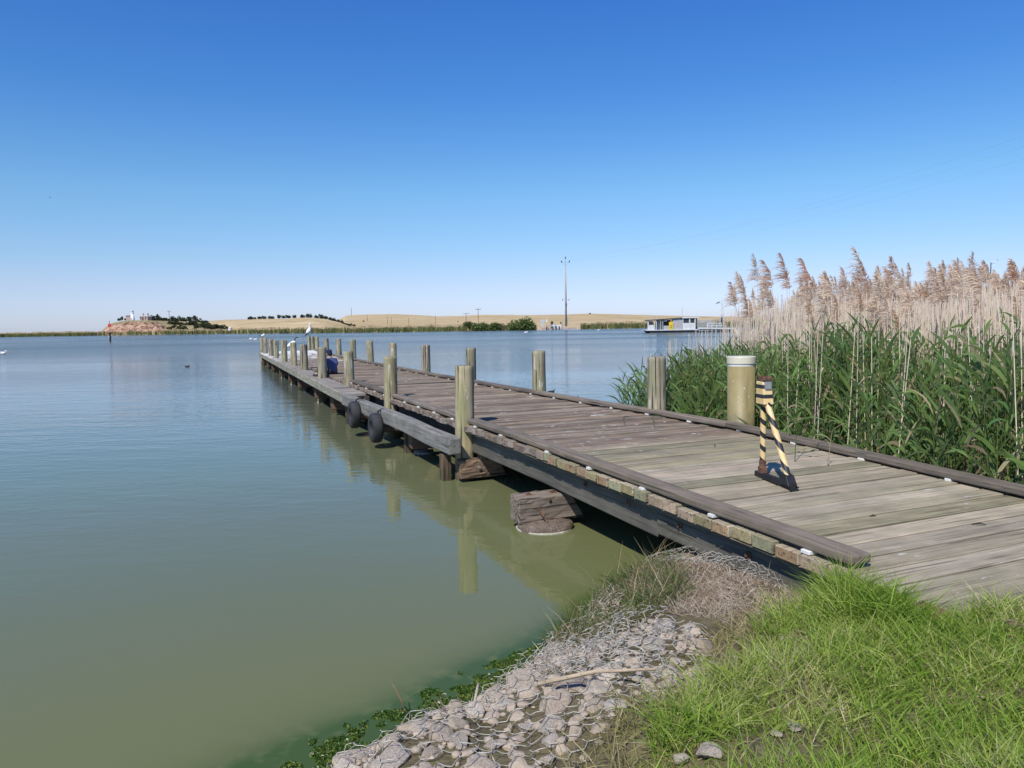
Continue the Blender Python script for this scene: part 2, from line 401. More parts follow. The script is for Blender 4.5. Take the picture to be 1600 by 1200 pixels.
# ---- near bank
t = NT('bank_soil'); co = t.coord(); f1 = t.noise(co, 7., 6, .65); f2 = t.noise(co, 40., 4, .6)
c = t.mix(t.ramp(f1, [(.35, 0.), (.65, 1.)]), (.07, .052, .034), (.20, .155, .10))
c = t.mix(t.ramp(f2, [(.4, 0.), (.6, .6)]), c, (.16, .15, .06))
M_SOIL = t.done(t.pbr(c, .95, t.bump(f2, .8, .02), spec=.1))
xs = np.concatenate([np.linspace(-9, -2.2, 20)[:-1], np.linspace(-2.2, 4.4, 170), np.linspace(4.4, 40, 45)[1:]]); ys = np.concatenate([np.linspace(-9, 1.6, 22)[:-1], np.linspace(1.6, 8, 150), np.linspace(8, 40, 50)[1:]])
X, Y = np.meshgrid(xs, ys); Z = ground_z(X, Y)
i = np.arange(len(ys) - 1)[:, None] * len(xs) + np.arange(len(xs) - 1)[None]
Q = np.stack([i, i + 1, i + len(xs) + 1, i + len(xs)], -1).reshape(-1, 4)
tag(np_mesh('ground', np.stack([X.ravel(), Y.ravel(), Z.ravel()], 1), Q, None, M_SOIL, smooth=True), kind='structure')

# ---- far shore and hills
DWX = [-700, 0, 150, 340, 420, 560, 740, 850, 1000, 1200, 1600, 2300]; DWD = [430, 415, 415, 400, 360, 325, 318, 312, 335, 335, 345, 380]
H1 = [(255, 517), (290, 504), (330, 501.5), (360, 499.5), (400, 499), (440, 498), (485, 496.5), (510, 498.5), (530, 503), (548, 509), (570, 515)]
H2 = [(430, 512), (500, 507), (525, 501), (535, 496.5), (541, 493), (560, 492), (620, 490.5), (680, 494), (710, 493.5), (760, 491.5), (830, 492.2), (880, 491.2), (920, 490), (960, 490.5), (1005, 492), (1080, 494), (1150, 494.5), (1250, 494), (1600, 489), (2300, 486)]
D1, D2 = 560., 980.
def crest(tab, D):
    return [q[0] for q in tab], [W(q[0], q[1], D)[2] for q in tab]
c1 = crest(H1, D1); c2 = crest(H2, D2)
cols = np.concatenate([np.linspace(-700, 100, 40)[:-1], np.linspace(100, 1300, 360), np.linspace(1300, 2300, 60)[1:]])
rows = np.concatenate([[0, 4, 9, 16, 26, 40], np.linspace(60, 330, 22), np.linspace(350, 800, 26), [900, 1100, 1500, 2200]])
def land_z(cx, Dv):
    dw = np.interp(cx, DWX, DWD); e = Dv - dw
    z = np.clip(e * .06 - .1, -.2, .5) + .3 * np.clip((e - 20) / 60, 0, 1)
    k1 = np.interp(cx, c1[0], c1[1], left=0, right=0); k2 = np.interp(cx, c2[0], c2[1], left=0)
    f1 = np.where(Dv < D1, np.clip((Dv - dw - 45) / (D1 - dw - 45), 0, 1), np.clip(1 - (Dv - D1) / 160, 0, 1)); f1 = f1 * f1 * (3 - 2 * f1)
    f2 = np.where(Dv < D2, np.clip((Dv - 400) / (D2 - 400), 0, 1), np.clip(1 - (Dv - D2) / 900, .2, 1)); f2 = f2 ** 1.15
    return np.maximum(z, np.maximum(k1 * f1, k2 * f2)) 
CX, E_ = np.meshgrid(cols, rows); DV = np.interp(CX, DWX, DWD) + E_
Z = land_z(CX, DV) + (vnoise(CX, E_, 14, 5) - .5) * .5 * np.clip((E_ - 60) / 60, 0, 1)
slope = np.array([ray(x, 505)[0] / ray(x, 505)[1] for x in cols])
X = slope[None] * DV
i = np.arange(len(rows) - 1)[:, None] * len(cols) + np.arange(len(cols) - 1)[None]
Q = np.stack([i, i + 1, i + len(cols) + 1, i + len(cols)], -1).reshape(-1, 4)
t = NT('dry_hill_grass'); co = t.coord(); f1 = t.noise(t.mapping(co, (.012, .03, .12)), 1., 5, .6); f2 = t.noise(t.mapping(co, (.15, .15, .6)), 1., 4, .6)
c = t.ramp(f1, [(.28, (.40, .285, .14)), (.5, (.50, .37, .20)), (.72, (.60, .47, .28))])
c = t.mix(t.ramp(f2, [(.56, 0.), (.68, .6)]), c, (.24, .20, .09)); f3 = t.noise(t.mapping(co, (.004, .02, .5)), 1., 6, .7, .6); c = t.mix(t.ramp(f3, [(.56, 0.), (.62, .45)]), c, (.66, .53, .36)); c = t.mix(t.ramp(f3, [(.36, .5), (.42, 0.)]), c, (.33, .26, .12))
M_HILL = t.done(t.pbr(c, .95, spec=.05))
tag(np_mesh('hills', np.stack([X.ravel(), DV.ravel(), Z.ravel()], 1), Q, None, M_HILL, smooth=True), kind='structure')

# ---- rocky headland
HS = [(128, 521), (150, 520), (158, 517), (165, 511), (172, 506), (178, 504), (190, 502), (200, 501), (225, 500.5), (245, 501), (262, 501.5), (285, 502), (305, 503), (325, 505), (340, 508), (355, 513), (372, 517.5), (385, 520)]
DH = 432.
hx = np.linspace(128, 385, 150); hz = np.interp(hx, [q[0] for q in HS], [W(q[0], q[1], DH + 20)[2] for q in HS])
rows = np.array([-14, -12, -10.5, -9, -7.5, -6, -4.5, -3, -1, 2, 6, 12, 20, 30, 45, 62, 75.])
prof_c = np.interp(rows, [-14, -11, -9, -4.5, -1, 6, 20, 45, 75], [-.05, .12, .25, .62, .80, .92, 1., .9, 0])
prof_s = np.interp(rows, [-14, -11, -6, 0, 6, 20, 45, 75], [-.05, .08, .14, .34, .58, 1., .9, 0])
cl = np.clip((268 - hx) / 25, 0, 1)
Z = hz[None] * (prof_c[:, None] * cl[None] + prof_s[:, None] * (1 - cl[None]))
HX, RW = np.meshgrid(hx, rows)
rough = cl[None] * np.clip((RW + 14) / 3, 0, 1) * np.clip((4 - RW) / 5, 0, 1)
Z = Z + (vnoise(HX, RW, 3.2, 3) - .5) * 1.3 * rough + (vnoise(HX, RW, 7, 4) - .5) * 1.2 * rough
DD = DH + RW + (vnoise(HX, RW * 3, 4, 8) - .5) * 3.5 * rough
hsl = np.array([ray(x, 505)[0] / ray(x, 505)[1] for x in hx])
i = np.arange(len(rows) - 1)[:, None] * len(hx) + np.arange(len(hx) - 1)[None]
Q = np.stack([i, i + 1, i + len(hx) + 1, i + len(hx)], -1).reshape(-1, 4)
t = NT('headland_rock'); co = t.coord(); f1 = t.noise(co, .35, 6, .7); f2 = t.noise(t.mapping(co, (.5, .5, .25)), 1., 5, .6)
nz = t.n('SeparateXYZ', Vector=t.n('NewGeometry').outputs['Normal']).outputs[2]
rock = t.ramp(f1, [(.40, (.05, .04, .035)), (.47, (.34, .20, .13)), (.56, (.48, .30, .20)), (.68, (.56, .43, .33))])
grass = t.ramp(f2, [(.38, (.17, .17, .07)), (.55, (.40, .31, .17)), (.7, (.48, .36, .2))])
c = t.mix(t.attr('rock')[2], grass, rock)
M_HEAD = t.done(t.pbr(c, .95, t.bump(f1, 1., 1.), spec=.05))
tag(np_mesh('headland', np.stack([(hsl[None] * DD).ravel(), DD.ravel(), Z.ravel()], 1), Q, None, M_HEAD, vcol={'rock': (np.clip((262 + 18 * (vnoise(HX, RW, 6, 9) - .5) - HX) / 6, 0, 1) * np.clip((3.5 + 6 * (vnoise(HX, RW, 5, 10) - .5) - RW) / 3, 0, 1) * np.clip((RW + 13) / 2, 0, 1)).ravel()}), kind='structure')
def head_z(x, D):
    k = int(np.argmin(abs(hx - x))); r_ = float(np.interp(D - DH, rows, np.arange(len(rows)))); return float(np.interp(D - DH, rows, Z[:, k]))

# ---- far reeds along the opposite shore
M_REEDFAR = leafmat('far_reed_leaves', .2, .8, .1)
acc = Acc(); N = 15000
cx = rng.uniform(-350, 1900, N); cx = np.concatenate([cx, rng.uniform(-50, 160, 1600)]); N = len(cx)
e = rng.uniform(-2, 24, N) ** 1.0
Dv = np.interp(cx, DWX, DWD) + e
gap = (cx > 838) & (cx < 908); keep = ~gap & (rng.uniform(0, 1, N) < np.where((cx > 150) & (cx < 260), .55, 1)); cx = cx[keep]; e = e[keep]; Dv = Dv[keep]; N = len(cx)
sl = np.interp(cx, cols, slope)
hgt = (2.1 + vnoise(cx, e, 9, 4) * 1.0) * np.where(cx < 160, .85, 1.) * np.where((cx > 900) & (cx < 1900), 1.05, 1) * np.where(e > 12, 1.1, .8)
base = np.stack([sl * Dv, Dv, np.full(N, -.05)], 1)
tan_ = e > 9
for sel, cc, hf in ((~tan_, (.13, .14, .055), 1.), (tan_, (.46, .36, .23), 1.)):
    k = np.where(sel)[0]
    ribbons(acc, base[k], np.stack([rng.uniform(-.12, .12, len(k)), rng.uniform(-.1, .1, len(k)), np.ones(len(k))], 1), hgt[k] * hf, rng.uniform(.35, .8, len(k)),
            np.zeros((len(k), 3)), vary(cc, len(k), .3, .1), 1, (1, .25), twist=rng.normal(pi / 2, .5, len(k)))
tag(acc.build('far_reeds', M_REEDFAR), 'long band of green and straw reeds along the opposite shore', 'reeds', kind='stuff')

# ================================================================== shared materials
M_DECK = wood('deck_timber', 0, True, crack=.75, drops=.95)
M_DECKN = wood('new_deck_timber', 0, True, crack=.5, drops=.6, dthr=.70)
M_KERB = wood('kerb_timber', 1, True, crack=.6)
M_BEAM = wood('grey_beam_timber', 1, True, crack=.55)
M_BLOCK = wood('block_timber', 0, True, crack=.85, grain=.8, ct=.385)
M_POST = wood('post_timber', 2, True, crack=.85, moss=.5, grain=.8, ct=.37)
M_PLAT = wood('landing_timber', 0, True, crack=.5, drops=.9)
M_WHITE = paint('white_paint', (.70, .68, .64), .6, .12)
t = NT('footing_concrete'); co = t.coord(); f = t.noise(co, 9., 6, .7); f2 = t.noise(co, 55., 4, .7)
c = t.mix(t.ramp(f2, [(.4, 0.), (.65, .8)]), t.ramp(f, [(.3, (.12, .09, .07)), (.5, (.25, .19, .145)), (.7, (.36, .30, .24))]), (.10, .085, .07)); M_CONC = t.done(t.pbr(c, .95, t.bump(t.math('ADD', f, f2), 1., .02), spec=.1))
M_RIM = paint('lime_rim', (.62, .56, .47), .9, .2, 20.)
M_RUBBER = paint('tyre_rubber', (.035, .035, .037), .75, .3, 9.)
M_STEEL = paint('rusty_steel', (.16, .085, .05), .8, .4, 30.)
M_GALV = paint('galvanised_steel', (.46, .46, .45), .45, .15, 20., .6)
M_BLACK = paint('black_paint', (.018, .018, .02), .55, .3, 20.)

# ================================================================== jetty
jet = thing('jetty', 'long weathered timber jetty running out from the grassy bank', 'jetty', (O2[0], O2[1], 0), TH)
# --- decks
def deck_part(name, s0, s1, pitch, palette, mat, gap=.012, th=.085, endcol=None, edge=.2, lfun=None, zf=zdeck, rough=.004):
    mb = MB(); s = s0
    while s < s1 - .02:
        wb = min(pitch * rng.uniform(.94, 1.06), s1 - s); a, b = s + gap / 2, s + wb - gap / 2
        l0, l1 = (nL(a) - edge, nL(b) - edge) if lfun is None else (lfun(a), lfun(b))
        r0, r1 = nR(a) + edge, nR(b) + edge
        dz = rng.normal(0, rough); tl = rng.normal(0, rough); e = rng.normal(0, .006)
        c = np.array(palette[rng.integers(len(palette))]) * rng.uniform(.85, 1.15)
        z0, z1 = zf(a) + dz, zf(b) + dz
        ec = tuple(np.array(endcol[rng.integers(len(endcol))]) * rng.uniform(.8, 1.15)) if endcol else tuple(c)
        c = tuple(c)
        P = [(l0 - e, a, z0 - th), (r0, a, z0 - th), (r1, b, z1 - th), (l1 - e, b, z1 - th), (l0 - e, a, z0 - tl), (r0, a, z0 + tl), (r1, b, z1 + tl), (l1 - e, b, z1 - tl)]
        mb.hexa(P, [c, c, c, c, c, ec]); s += wb
    return mb.build(name, mat, jet, bevel=.005, seg=1)
S_SPLIT = -2.55
new_p = [(.37, .31, .22), (.31, .27, .185), (.40, .34, .25), (.28, .25, .165), (.41, .335, .245), (.325, .285, .18)]
old_p = [(.285, .215, .155), (.23, .175, .125), (.32, .25, .185), (.26, .195, .14), (.29, .235, .175), (.20, .152, .115)]
o = deck_part('deck', S_NEAR, S_SPLIT, .217, new_p, M_DECKN, .024, .085, [(.42, .28, .16), (.36, .30, .16), (.34, .33, .20), (.46, .34, .24), (.40, .26, .17)])
tag(o, 'newer pale greenish planks at the shore end of the deck')
o = deck_part('deck', S_SPLIT, S_END + .1, .165, old_p, M_DECK, .012, .085, [(.27, .22, .18), (.22, .17, .14), (.32, .27, .23)], rough=.006)
tag(o, 'old brown grey planks flecked with white droppings')
# --- kerbs
def kerb(fn, s0, s1, side, col, w_=.168, hh=.062):
    mb = MB(); k = max(2, int((s1 - s0) / 1.2)); ss = np.linspace(s0, s1, k)
    for a, b in zip(ss[:-1], ss[1:]):
        pass
    V = []; Fs = []
    for j, s in enumerate(ss):
        n0 = fn(s); n1 = n0 + side * w_; lo, hi = min(n0, n1), max(n0, n1); z = zdeck(s) + .026 + rng.normal(0, .004)
        V += [(lo, s, z), (hi, s, z), (hi, s, z + hh), (lo, s, z + hh)]
    for j in range(k - 1):
        q = 4 * j
        for a, b in ((0, 1), (1, 2), (2, 3), (3, 0)): Fs.append((q + a, q + 4 + a, q + 4 + b, q + b))
    Fs += [(0, 1, 2, 3), (4 * k - 1, 4 * k - 2, 4 * k - 3, 4 * k - 4)]
    mb.add(V, [f[::-1] for f in Fs], col); return mb.build('kerb', M_KERB, jet, bevel=.014)
def spacer(fn, s, side, w_=.2):
    n = fn(s) + side * .1; mb = MB(); mb.box((n - side * .01, s, zdeck(s) + .0145), (.19, rng.uniform(.05, .085), .026), (.75, .74, .7))
    return mb.build('spacer', M_WHITE, jet, bevel=.004, seg=1)
LPOST = [(723, 571, 31), (608, 557, 23.7), (544.5, 549, 17)]
SPOST = [(502.5, 542.5, 13.5), (474.5, 538, 12), (458.7, 535, 9), (443, 531.7, 9.2), (430.5, 531.5, 8.5), (422.5, 529.7, 7), (414, 527.7, 6.4), (409, 528, 5)]
RPOST = [(1027, 557, 28.5), (842, 548, 21), (734, 543.5, 16), (664.7, 539, 13.5), (613.5, 535.7, 11), (578.7, 532, 10.5), (551.5, 530.7, 9), (529, 529, 8), (509.7, 528.7, 7.5), (494.7, 526, 6.4), (488.5, 526, 5.6), (483, 526, 5.6)]
nlp = lambda s: nL(s) - .16
nrp = lambda s: nR(s) + .22
nsp_tab = [(unp(x, y, ZD - .07)) for x, y in [(503, 589), (475.5, 579.5), (459, 571.5), (443.5, 563.7), (431, 560), (422.5, 556), (414, 551.7)]]
nsp_c = np.polyfit([p[0] for p in nsp_tab], [p[1] for p in nsp_tab], 1)
nsp = lambda s: float(np.polyval(nsp_c, s))
LS = [onrow(x, y, nlp) for x, y, _ in LPOST]; SS = [onrow(x, y, nsp) for x, y, _ in SPOST]; RS = [onrow(x, y, nrp) for x, y, _ in RPOST]
YP = onrow(1147, 557, nrp)
kc = [(.215, .175, .135), (.18, .15, .12), (.235, .195, .155), (.165, .135, .11)]
cut = .16
segsL = [(-6.75, -1.62), (-1.6, LS[0][0] - cut)] + [(LS[0][0] + cut, LS[1][0] - cut), (LS[1][0] + cut, LS[2][0] - cut), (LS[2][0] + cut, LS[2][0] + 1.0)]
for j, (a, b) in enumerate(segsL): kerb(nL, a, b, -1, kc[j % 4])
segsR = [(S_NEAR, YP[0] - .1), (YP[0] - .08, 3.6), (3.62, 9.5), (9.52, 15.5), (15.52, 22), (22.02, S_END)]
for j, (a, b) in enumerate(segsR): kerb(nR, a, b, 1, kc[(j + 1) % 4])
for a, b in segsL:
    for s in np.arange(a + .35, b - .1, .95): spacer(nL, s, -1)
for s in np.arange(-6.4, 20, 1.02):
    spacer(nR, s, 1)
# --- stringers under the edges
def stringer(fn, s0, s1, z1, hh, wd, col, mat=M_BEAM, name='stringer'):
    mb = MB(); k = max(2, int((s1 - s0) / 1.5)); ss = np.linspace(s0, s1, k); V = []; Fs = []
    for s in ss:
        n = fn(s); zt = z1 + zdeck(s) - ZD; V += [(n, s, zt - hh), (n + wd, s, zt - hh), (n + wd, s, zt), (n, s, zt)]
    for j in range(k - 1):
        q = 4 * j
        for a, b in ((0, 1), (1, 2), (2, 3), (3, 0)): Fs.append((q + b, q + 4 + b, q + 4 + a, q + a))
    Fs += [(3, 2, 1, 0), (4 * k - 4, 4 * k - 3, 4 * k - 2, 4 * k - 1)]
    mb.add(V, [f[::-1] for f in Fs], col); return mb.build(name, mat, jet, bevel=.01)
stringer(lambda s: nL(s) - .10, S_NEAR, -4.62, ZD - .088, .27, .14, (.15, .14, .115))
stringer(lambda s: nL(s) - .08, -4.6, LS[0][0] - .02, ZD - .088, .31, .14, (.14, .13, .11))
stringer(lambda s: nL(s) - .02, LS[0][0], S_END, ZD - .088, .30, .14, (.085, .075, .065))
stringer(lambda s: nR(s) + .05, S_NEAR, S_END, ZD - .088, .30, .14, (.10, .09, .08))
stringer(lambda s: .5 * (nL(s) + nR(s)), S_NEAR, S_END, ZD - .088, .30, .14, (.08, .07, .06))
stringer(lambda s: nL(s) - .185, S_NEAR, LS[0][0] - .05, ZD - .0905, .012, .16, (.2, .17, .12), name='gap_light_blocker')  # added thin board that keeps sun through the plank gaps off the stringer
# bolts with square washers on the near stringer
for s in np.arange(-6.6, -2.9, .82):
    mb = MB(); n = nL(s) - .102 if s < -4.6 else nL(s) - .082; z = zdeck(s) - .2; mb.box((n, s, z), (.012, .055, .055), (.2, .2, .2)); mb.tube([(n - .025, s, z), (n, s, z)], .013, 8)
    mb.build('bolt', M_STEEL, jet)
# --- lower landing stage on the left
def zpl(s): return ZD - .07
gapn = lambda s: nL(s) - .235
mb = MB(); s = S_PL0
pp = [(.30, .265, .23), (.26, .235, .205), (.33, .295, .255), (.28, .245, .21)]
while s < S_END:
    a, b = s + .005, s + .14; c = tuple(np.array(pp[rng.integers(4)]) * rng.uniform(.88, 1.12)); z = zpl(s) + rng.normal(0, .003)
    l0, l1, r0, r1 = nP(a) + .045, nP(b) + .045, gapn(a), gapn(b)
    mb.hexa([(l0, a, z - .06), (r0, a, z - .06), (r1, b, z - .06), (l1, b, z - .06), (l0, a, z), (r0, a, z), (r1, b, z), (l1, b, z)], c); s += .145
mb.build('landing_deck', M_PLAT, jet, bevel=.004, seg=1)
ss = np.linspace(S_PL0, S_END, 8)
for a, b in zip(ss[:-1], ss[1:]):
    stringer(nP, a, b - .01, ZD - .05, .21, .042, tuple(np.array((.36, .34, .26)) * rng.uniform(.85, 1.1)), name='fascia')
stringer(lambda s: nP(s) + .5, S_PL0, S_END, ZD - .14, .2, .12, (.09, .08, .07))
# far end board
mb = MB(); l, r_ = nP(S_END), nR(S_END) + .2; mb.hexa([(l, S_END + .02, .5), (r_, S_END + .25, .5), (r_, S_END + .30, .5), (l, S_END + .07, .5), (l, S_END + .02, ZD - .04), (r_, S_END + .25, ZD - .04), (r_, S_END + .30, ZD - .04), (l, S_END + .07, ZD - .04)], (.3, .28, .22))
mb.build('fascia', M_KERB, jet, bevel=.006)
# --- fender beam outside the near posts
b_s0 = LS[0][0] - .35
bn = lambda s: nL(s) - .16 - .15 - .2
mb = MB(); k = 7; sf = np.linspace(b_s0, S_PL0 - .02, k); V = []; Fs = []
for j, s in enumerate(sf):
    u_ = j / (k - 1); n0 = bn(s) * (1 - u_) + (nP(S_PL0) - .01) * u_; zt = .665 + (.075) * u_ + rng.normal(0, .006); V += [(n0, s, zt - .24), (n0 + .19, s, zt - .24), (n0 + .19, s, zt), (n0, s, zt)]
for j in range(k - 1):
    q = 4 * j
    for a, b in ((0, 1), (1, 2), (2, 3), (3, 0)): Fs.append((q + b, q + 4 + b, q + 4 + a, q + a))
Fs += [(3, 2, 1, 0), (4 * k - 4, 4 * k - 3, 4 * k - 2, 4 * k - 1)]
mb.add(V, [f[::-1] for f in Fs], (.235, .225, .205)); mb.build('fender_beam', M_BEAM, jet, bevel=.022)
def fender_n(s):
    u_ = (s - b_s0) / (S_PL0 - .02 - b_s0); return bn(s) * (1 - u_) + (nP(S_PL0) - .01) * u_
# --- corbels (half caps), footings and piles at every bent
def corbel(s, n0, n1, z0, z1, thick, col, skew=.16):
    mb = MB(); a, b = s - thick / 2, s + thick / 2
    mb.hexa([(n0, a, z0), (n1 + skew, a, z0), (n1 + skew, b, z0), (n0, b, z0), (n0, a, z1), (n1, a, z1), (n1, b, z1), (n0, b, z1)], col)
    bm = bmesh.new(); vs = [bm.verts.new(v) for v in mb.v]
    for f in mb.f: bm.faces.new([vs[k] for k in f])
    bmesh.ops.subdivide_edges(bm, edges=bm.edges[:], cuts=9, use_grid_fill=True); bm.normal_update(); cen = Vector(np.mean(mb.v, 0)); sz = Vector(np.ptp(np.array(mb.v), 0)) / 2
    for v in bm.verts:
        q = v.co - cen; ed = sorted([abs(q.y) / sz.y, abs(q.z) / sz.z, min(1, abs(q.x) / sz.x)])[1]
        a_ = float(vnoise(v.co.x * 1.2 + v.co.y, v.co.z * 5 + v.co.y * 4, .07, 61) - .5); b_ = float(vnoise(v.co.x + v.co.z, v.co.y + v.co.z, .2, 62) - .5)
        v.co += v.normal * (a_ * .014 + b_ * .02) - q.normalized() * (min(.024, .085 * thick) * max(0, ed - .8) / .2)
    o = mb.build('corbel', M_BLOCK, jet); me = o.data; me.clear_geometry(); bm.to_mesh(me); bm.free(); at_ = me.attributes.get('Col') or me.attributes.new('Col', 'FLOAT_COLOR', 'FACE'); c_ = np.ones((len(me.polygons), 4)); c_[:, :3] = col; at_.data.foreach_set('color', c_.ravel()); return o
def footing(s, n, r_, z1):
    mb = MB(); prof = [(r_ * 1.02, -1.2), (r_ * 1.02, z1 - .05), (r_, z1 - .02), (r_ * .95, z1), (r_ * .5, z1 + .012), (0.01, z1 + .015)]
    V = []; Fs = []; m = 28
    for rr, z in prof:
        for k in range(m):
            a = 2 * pi * k / m; q = rr * (1 + .03 * sin(3 * a + s) + .015 * sin(11 * a) + .012 * sin(17 * a + 9 * z)); V.append((n + q * cos(a), s + q * sin(a), z + .008 * sin(5 * a + 20 * rr)))
    for j in range(len(prof) - 1):
        for k in range(m): Fs.append((j * m + k, j * m + (k + 1) % m, (j + 1) * m + (k + 1) % m, (j + 1) * m + k))
    mb.add(V, Fs); f_ = mb.build('footing', M_CONC, jet, smooth=True)
    mb = MB(); mb.tube([(n, s, -.05), (n, s, .012)], r_ * 1.045, 28); mb.build('lime_rim', M_RIM, f_)
    return f_
fs, fn_ = loc(at(848, 826, 0)); 
footing(fs + .05, fn_ + .05, .30, .075)
cb = corbel(fs + .13, fn_ - .27, fn_ + .33, .07, .36, .26, (.25, .20, .16), .2)
tag(cb, 'cracked grey brown timber block with bolt holes on the round footing')
mb = MB(); mb.tube([(fn_ - .06, fs - .02, .24), (fn_ + .01, fs - .10, .09)], .011, 8); mb.build('bolt', M_STEEL, jet)
for dn in (-.12, .18):
    mb = MB(); mb.tube([(fn_ + dn, fs + .1, .36), (fn_ + dn, fs + .1, .385)], .022, 8); mb.box((fn_ + dn, fs + .1, .365), (.07, .06, .012)); mb.build('bolt', M_STEEL, jet)
for dn, dz in ((-.1, .24), (.1, .285)):
    mb = MB(); mb.tube([(fn_ + dn, fs - .0015, dz), (fn_ + dn, fs + .02, dz)], .018, 10); mb.build('bolt_hole', M_BLACK, jet)
bents = [LS[0][0] - .06] + [0.5 * (LS[0][0] + LS[1][0]), LS[1][0], .5 * (LS[1][0] + LS[2][0]), LS[2][0]] + [q[0] for q in SS[:-1]]
for j, s in enumerate(bents):
    nl = (nlp(s) if s < S_PL0 else nsp(s))
    if j == 0:
        cb = corbel(s - .12, nl - .16, nl + .40, .05, .315, .16, (.23, .155, .105), .16); tag(cb, 'dark brown timber end with one bolt below the nearest post')
        mb = MB(); mb.tube([(nl + .12, s - .235, .2), (nl + .12, s - .2, .2)], .022, 8); mb.build('bolt', M_GALV, jet)
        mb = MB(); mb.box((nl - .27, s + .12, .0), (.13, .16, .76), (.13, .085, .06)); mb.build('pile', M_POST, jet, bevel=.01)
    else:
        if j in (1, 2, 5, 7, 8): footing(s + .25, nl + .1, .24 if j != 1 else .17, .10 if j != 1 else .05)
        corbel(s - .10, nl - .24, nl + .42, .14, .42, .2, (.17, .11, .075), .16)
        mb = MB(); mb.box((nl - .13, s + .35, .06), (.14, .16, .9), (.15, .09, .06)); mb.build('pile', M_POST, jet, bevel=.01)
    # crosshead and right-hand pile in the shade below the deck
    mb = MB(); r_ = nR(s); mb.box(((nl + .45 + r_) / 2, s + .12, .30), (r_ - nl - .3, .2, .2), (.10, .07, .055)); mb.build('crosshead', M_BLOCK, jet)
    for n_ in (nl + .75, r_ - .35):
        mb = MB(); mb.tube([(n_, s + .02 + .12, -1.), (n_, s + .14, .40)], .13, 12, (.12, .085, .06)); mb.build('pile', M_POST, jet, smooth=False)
# short timber packers behind the posts
for s in (LS[0][0], LS[1][0], LS[2][0]):
    mb = MB(); n_ = nlp(s) + .02; mb.box((n_ + .16, s - .22, .46), (.09, .12, .30), (.22, .17, .13)); mb.build('packer', M_BLOCK, jet, bevel=.008)
# loose strip on the beam
# ================================================================== mooring posts (each its own thing)
def post(n, s, r_, ztop, label, group, tint=(.32, .305, .22), seed=0, lean=0.):
    P = world(n, s); t_ = thing('mooring_post', label, 'post', (P[0], P[1], 0), TH + seed, group)
    rs2 = np.random.default_rng(100 + int(seed * 977)); V = []; Fs = []; m = 28
    zs = np.concatenate([[-1.2], np.linspace(0, ztop - .06, 9), [ztop - .012, ztop]])
    lobes = rs2.uniform(0, 2 * pi, 3); cols_ = []; ln_x, ln_y = rs2.normal(0, .006, 2)
    for j, z in enumerate(zs):
        rr = r_ * (1.03 - .05 * max(z, 0) / ztop) * (.93 if j == len(zs) - 1 else 1)
        for k in range(m):
            a = 2 * pi * k / m; q = rr * (1 + .018 * sin(2 * a + lobes[0]) + .012 * sin(5 * a + lobes[1] + z) + rs2.normal(0, .006))
            V.append((q * cos(a) + (lean + ln_x) * z, q * sin(a) + ln_y * z, z))
    for j in range(len(zs) - 1):
        for k in range(m):
            Fs.append((j * m + k, j * m + (k + 1) % m, (j + 1) * m + (k + 1) % m, (j + 1) * m + k)); cols_.append(tint)
    mb = MB(); mb.add(V, Fs, cols_); s_ = mb.build('shaft', M_POST, t_, smooth=True)
    mb = MB(); top = V[-m:]; c_ = ((lean + ln_x) * ztop, ln_y * ztop, ztop + .004)
    mb.add(top + [c_], [(k, (k + 1) % m, m) for k in range(m)], (.26, .235, .19)); mb.build('top_face', M_BLOCK, t_)
    return t_
G_L = 'timber posts on the water side of the jetty'; G_R = 'timber posts on the reed side of the jetty'
tints = [(.43, .37, .235), (.39, .345, .225), (.40, .365, .25), (.33, .30, .21), (.36, .31, .23)]
lab = ['tall cracked post with a rust spot at the near end of the fender beam', 'cracked greenish post behind the nearer tyre on the fender beam',
       'pale peeling post where the fender beam meets the landing stage']
for j, ((s, z, d), l) in enumerate(zip(LS, lab)): post(nlp(s), s, .135, z, l, G_L, tints[j], j * .7 + .3)
lab2 = ['grey post on the landing stage hiding the seated person', 'grey post just beyond the seated person on the landing stage', 'post on the landing stage hiding the white bird on the deck',
        'fourth post of the landing stage counted from the shore, left of the white bird', 'fifth post of the landing stage counted from the shore', 'sixth post of the landing stage counted from the shore',
        'next to last post at the far left corner of the jetty', 'last post at the far left corner of the jetty, a gull on it']
for j, ((s, z, d), (x, y, w_), l) in enumerate(zip(SS, SPOST, lab2)): post(nsp(s), s, min(.135, w_ * d / F / 2 * 1.08), z, l, G_L, tints[(j + 3) % 5], j * .9 + 2.2)
lab3 = ['pale split post standing in front of the reeds beside the right kerb', 'leaning mossy post alone against the calm water, second from the reeds', 'post on the right side showing half hidden behind the nearest left post',
        'fourth right-hand post from the reeds', 'fifth right-hand post from the reeds, behind a left-hand post', 'slightly tilted sixth right-hand post from the reeds', 'seventh right-hand post from the reeds', 'eighth right-hand post from the reeds',
        'ninth right-hand post from the reeds', 'nearest of the three clustered posts at the far right corner', 'middle of the three clustered posts at the far right corner', 'post at the far right corner with the pelican standing on it']
for j, ((s, z, d), (x, y, w_), l) in enumerate(zip(RS, RPOST, lab3)):
    post(nrp(s), s, min(.15, w_ * d / F / 2 * 1.02), z, l, G_R, (.44, .39, .29) if j == 0 else tints[(j + 1) % 5], j * .8 + 5.1, .02 if j == 5 else 0)

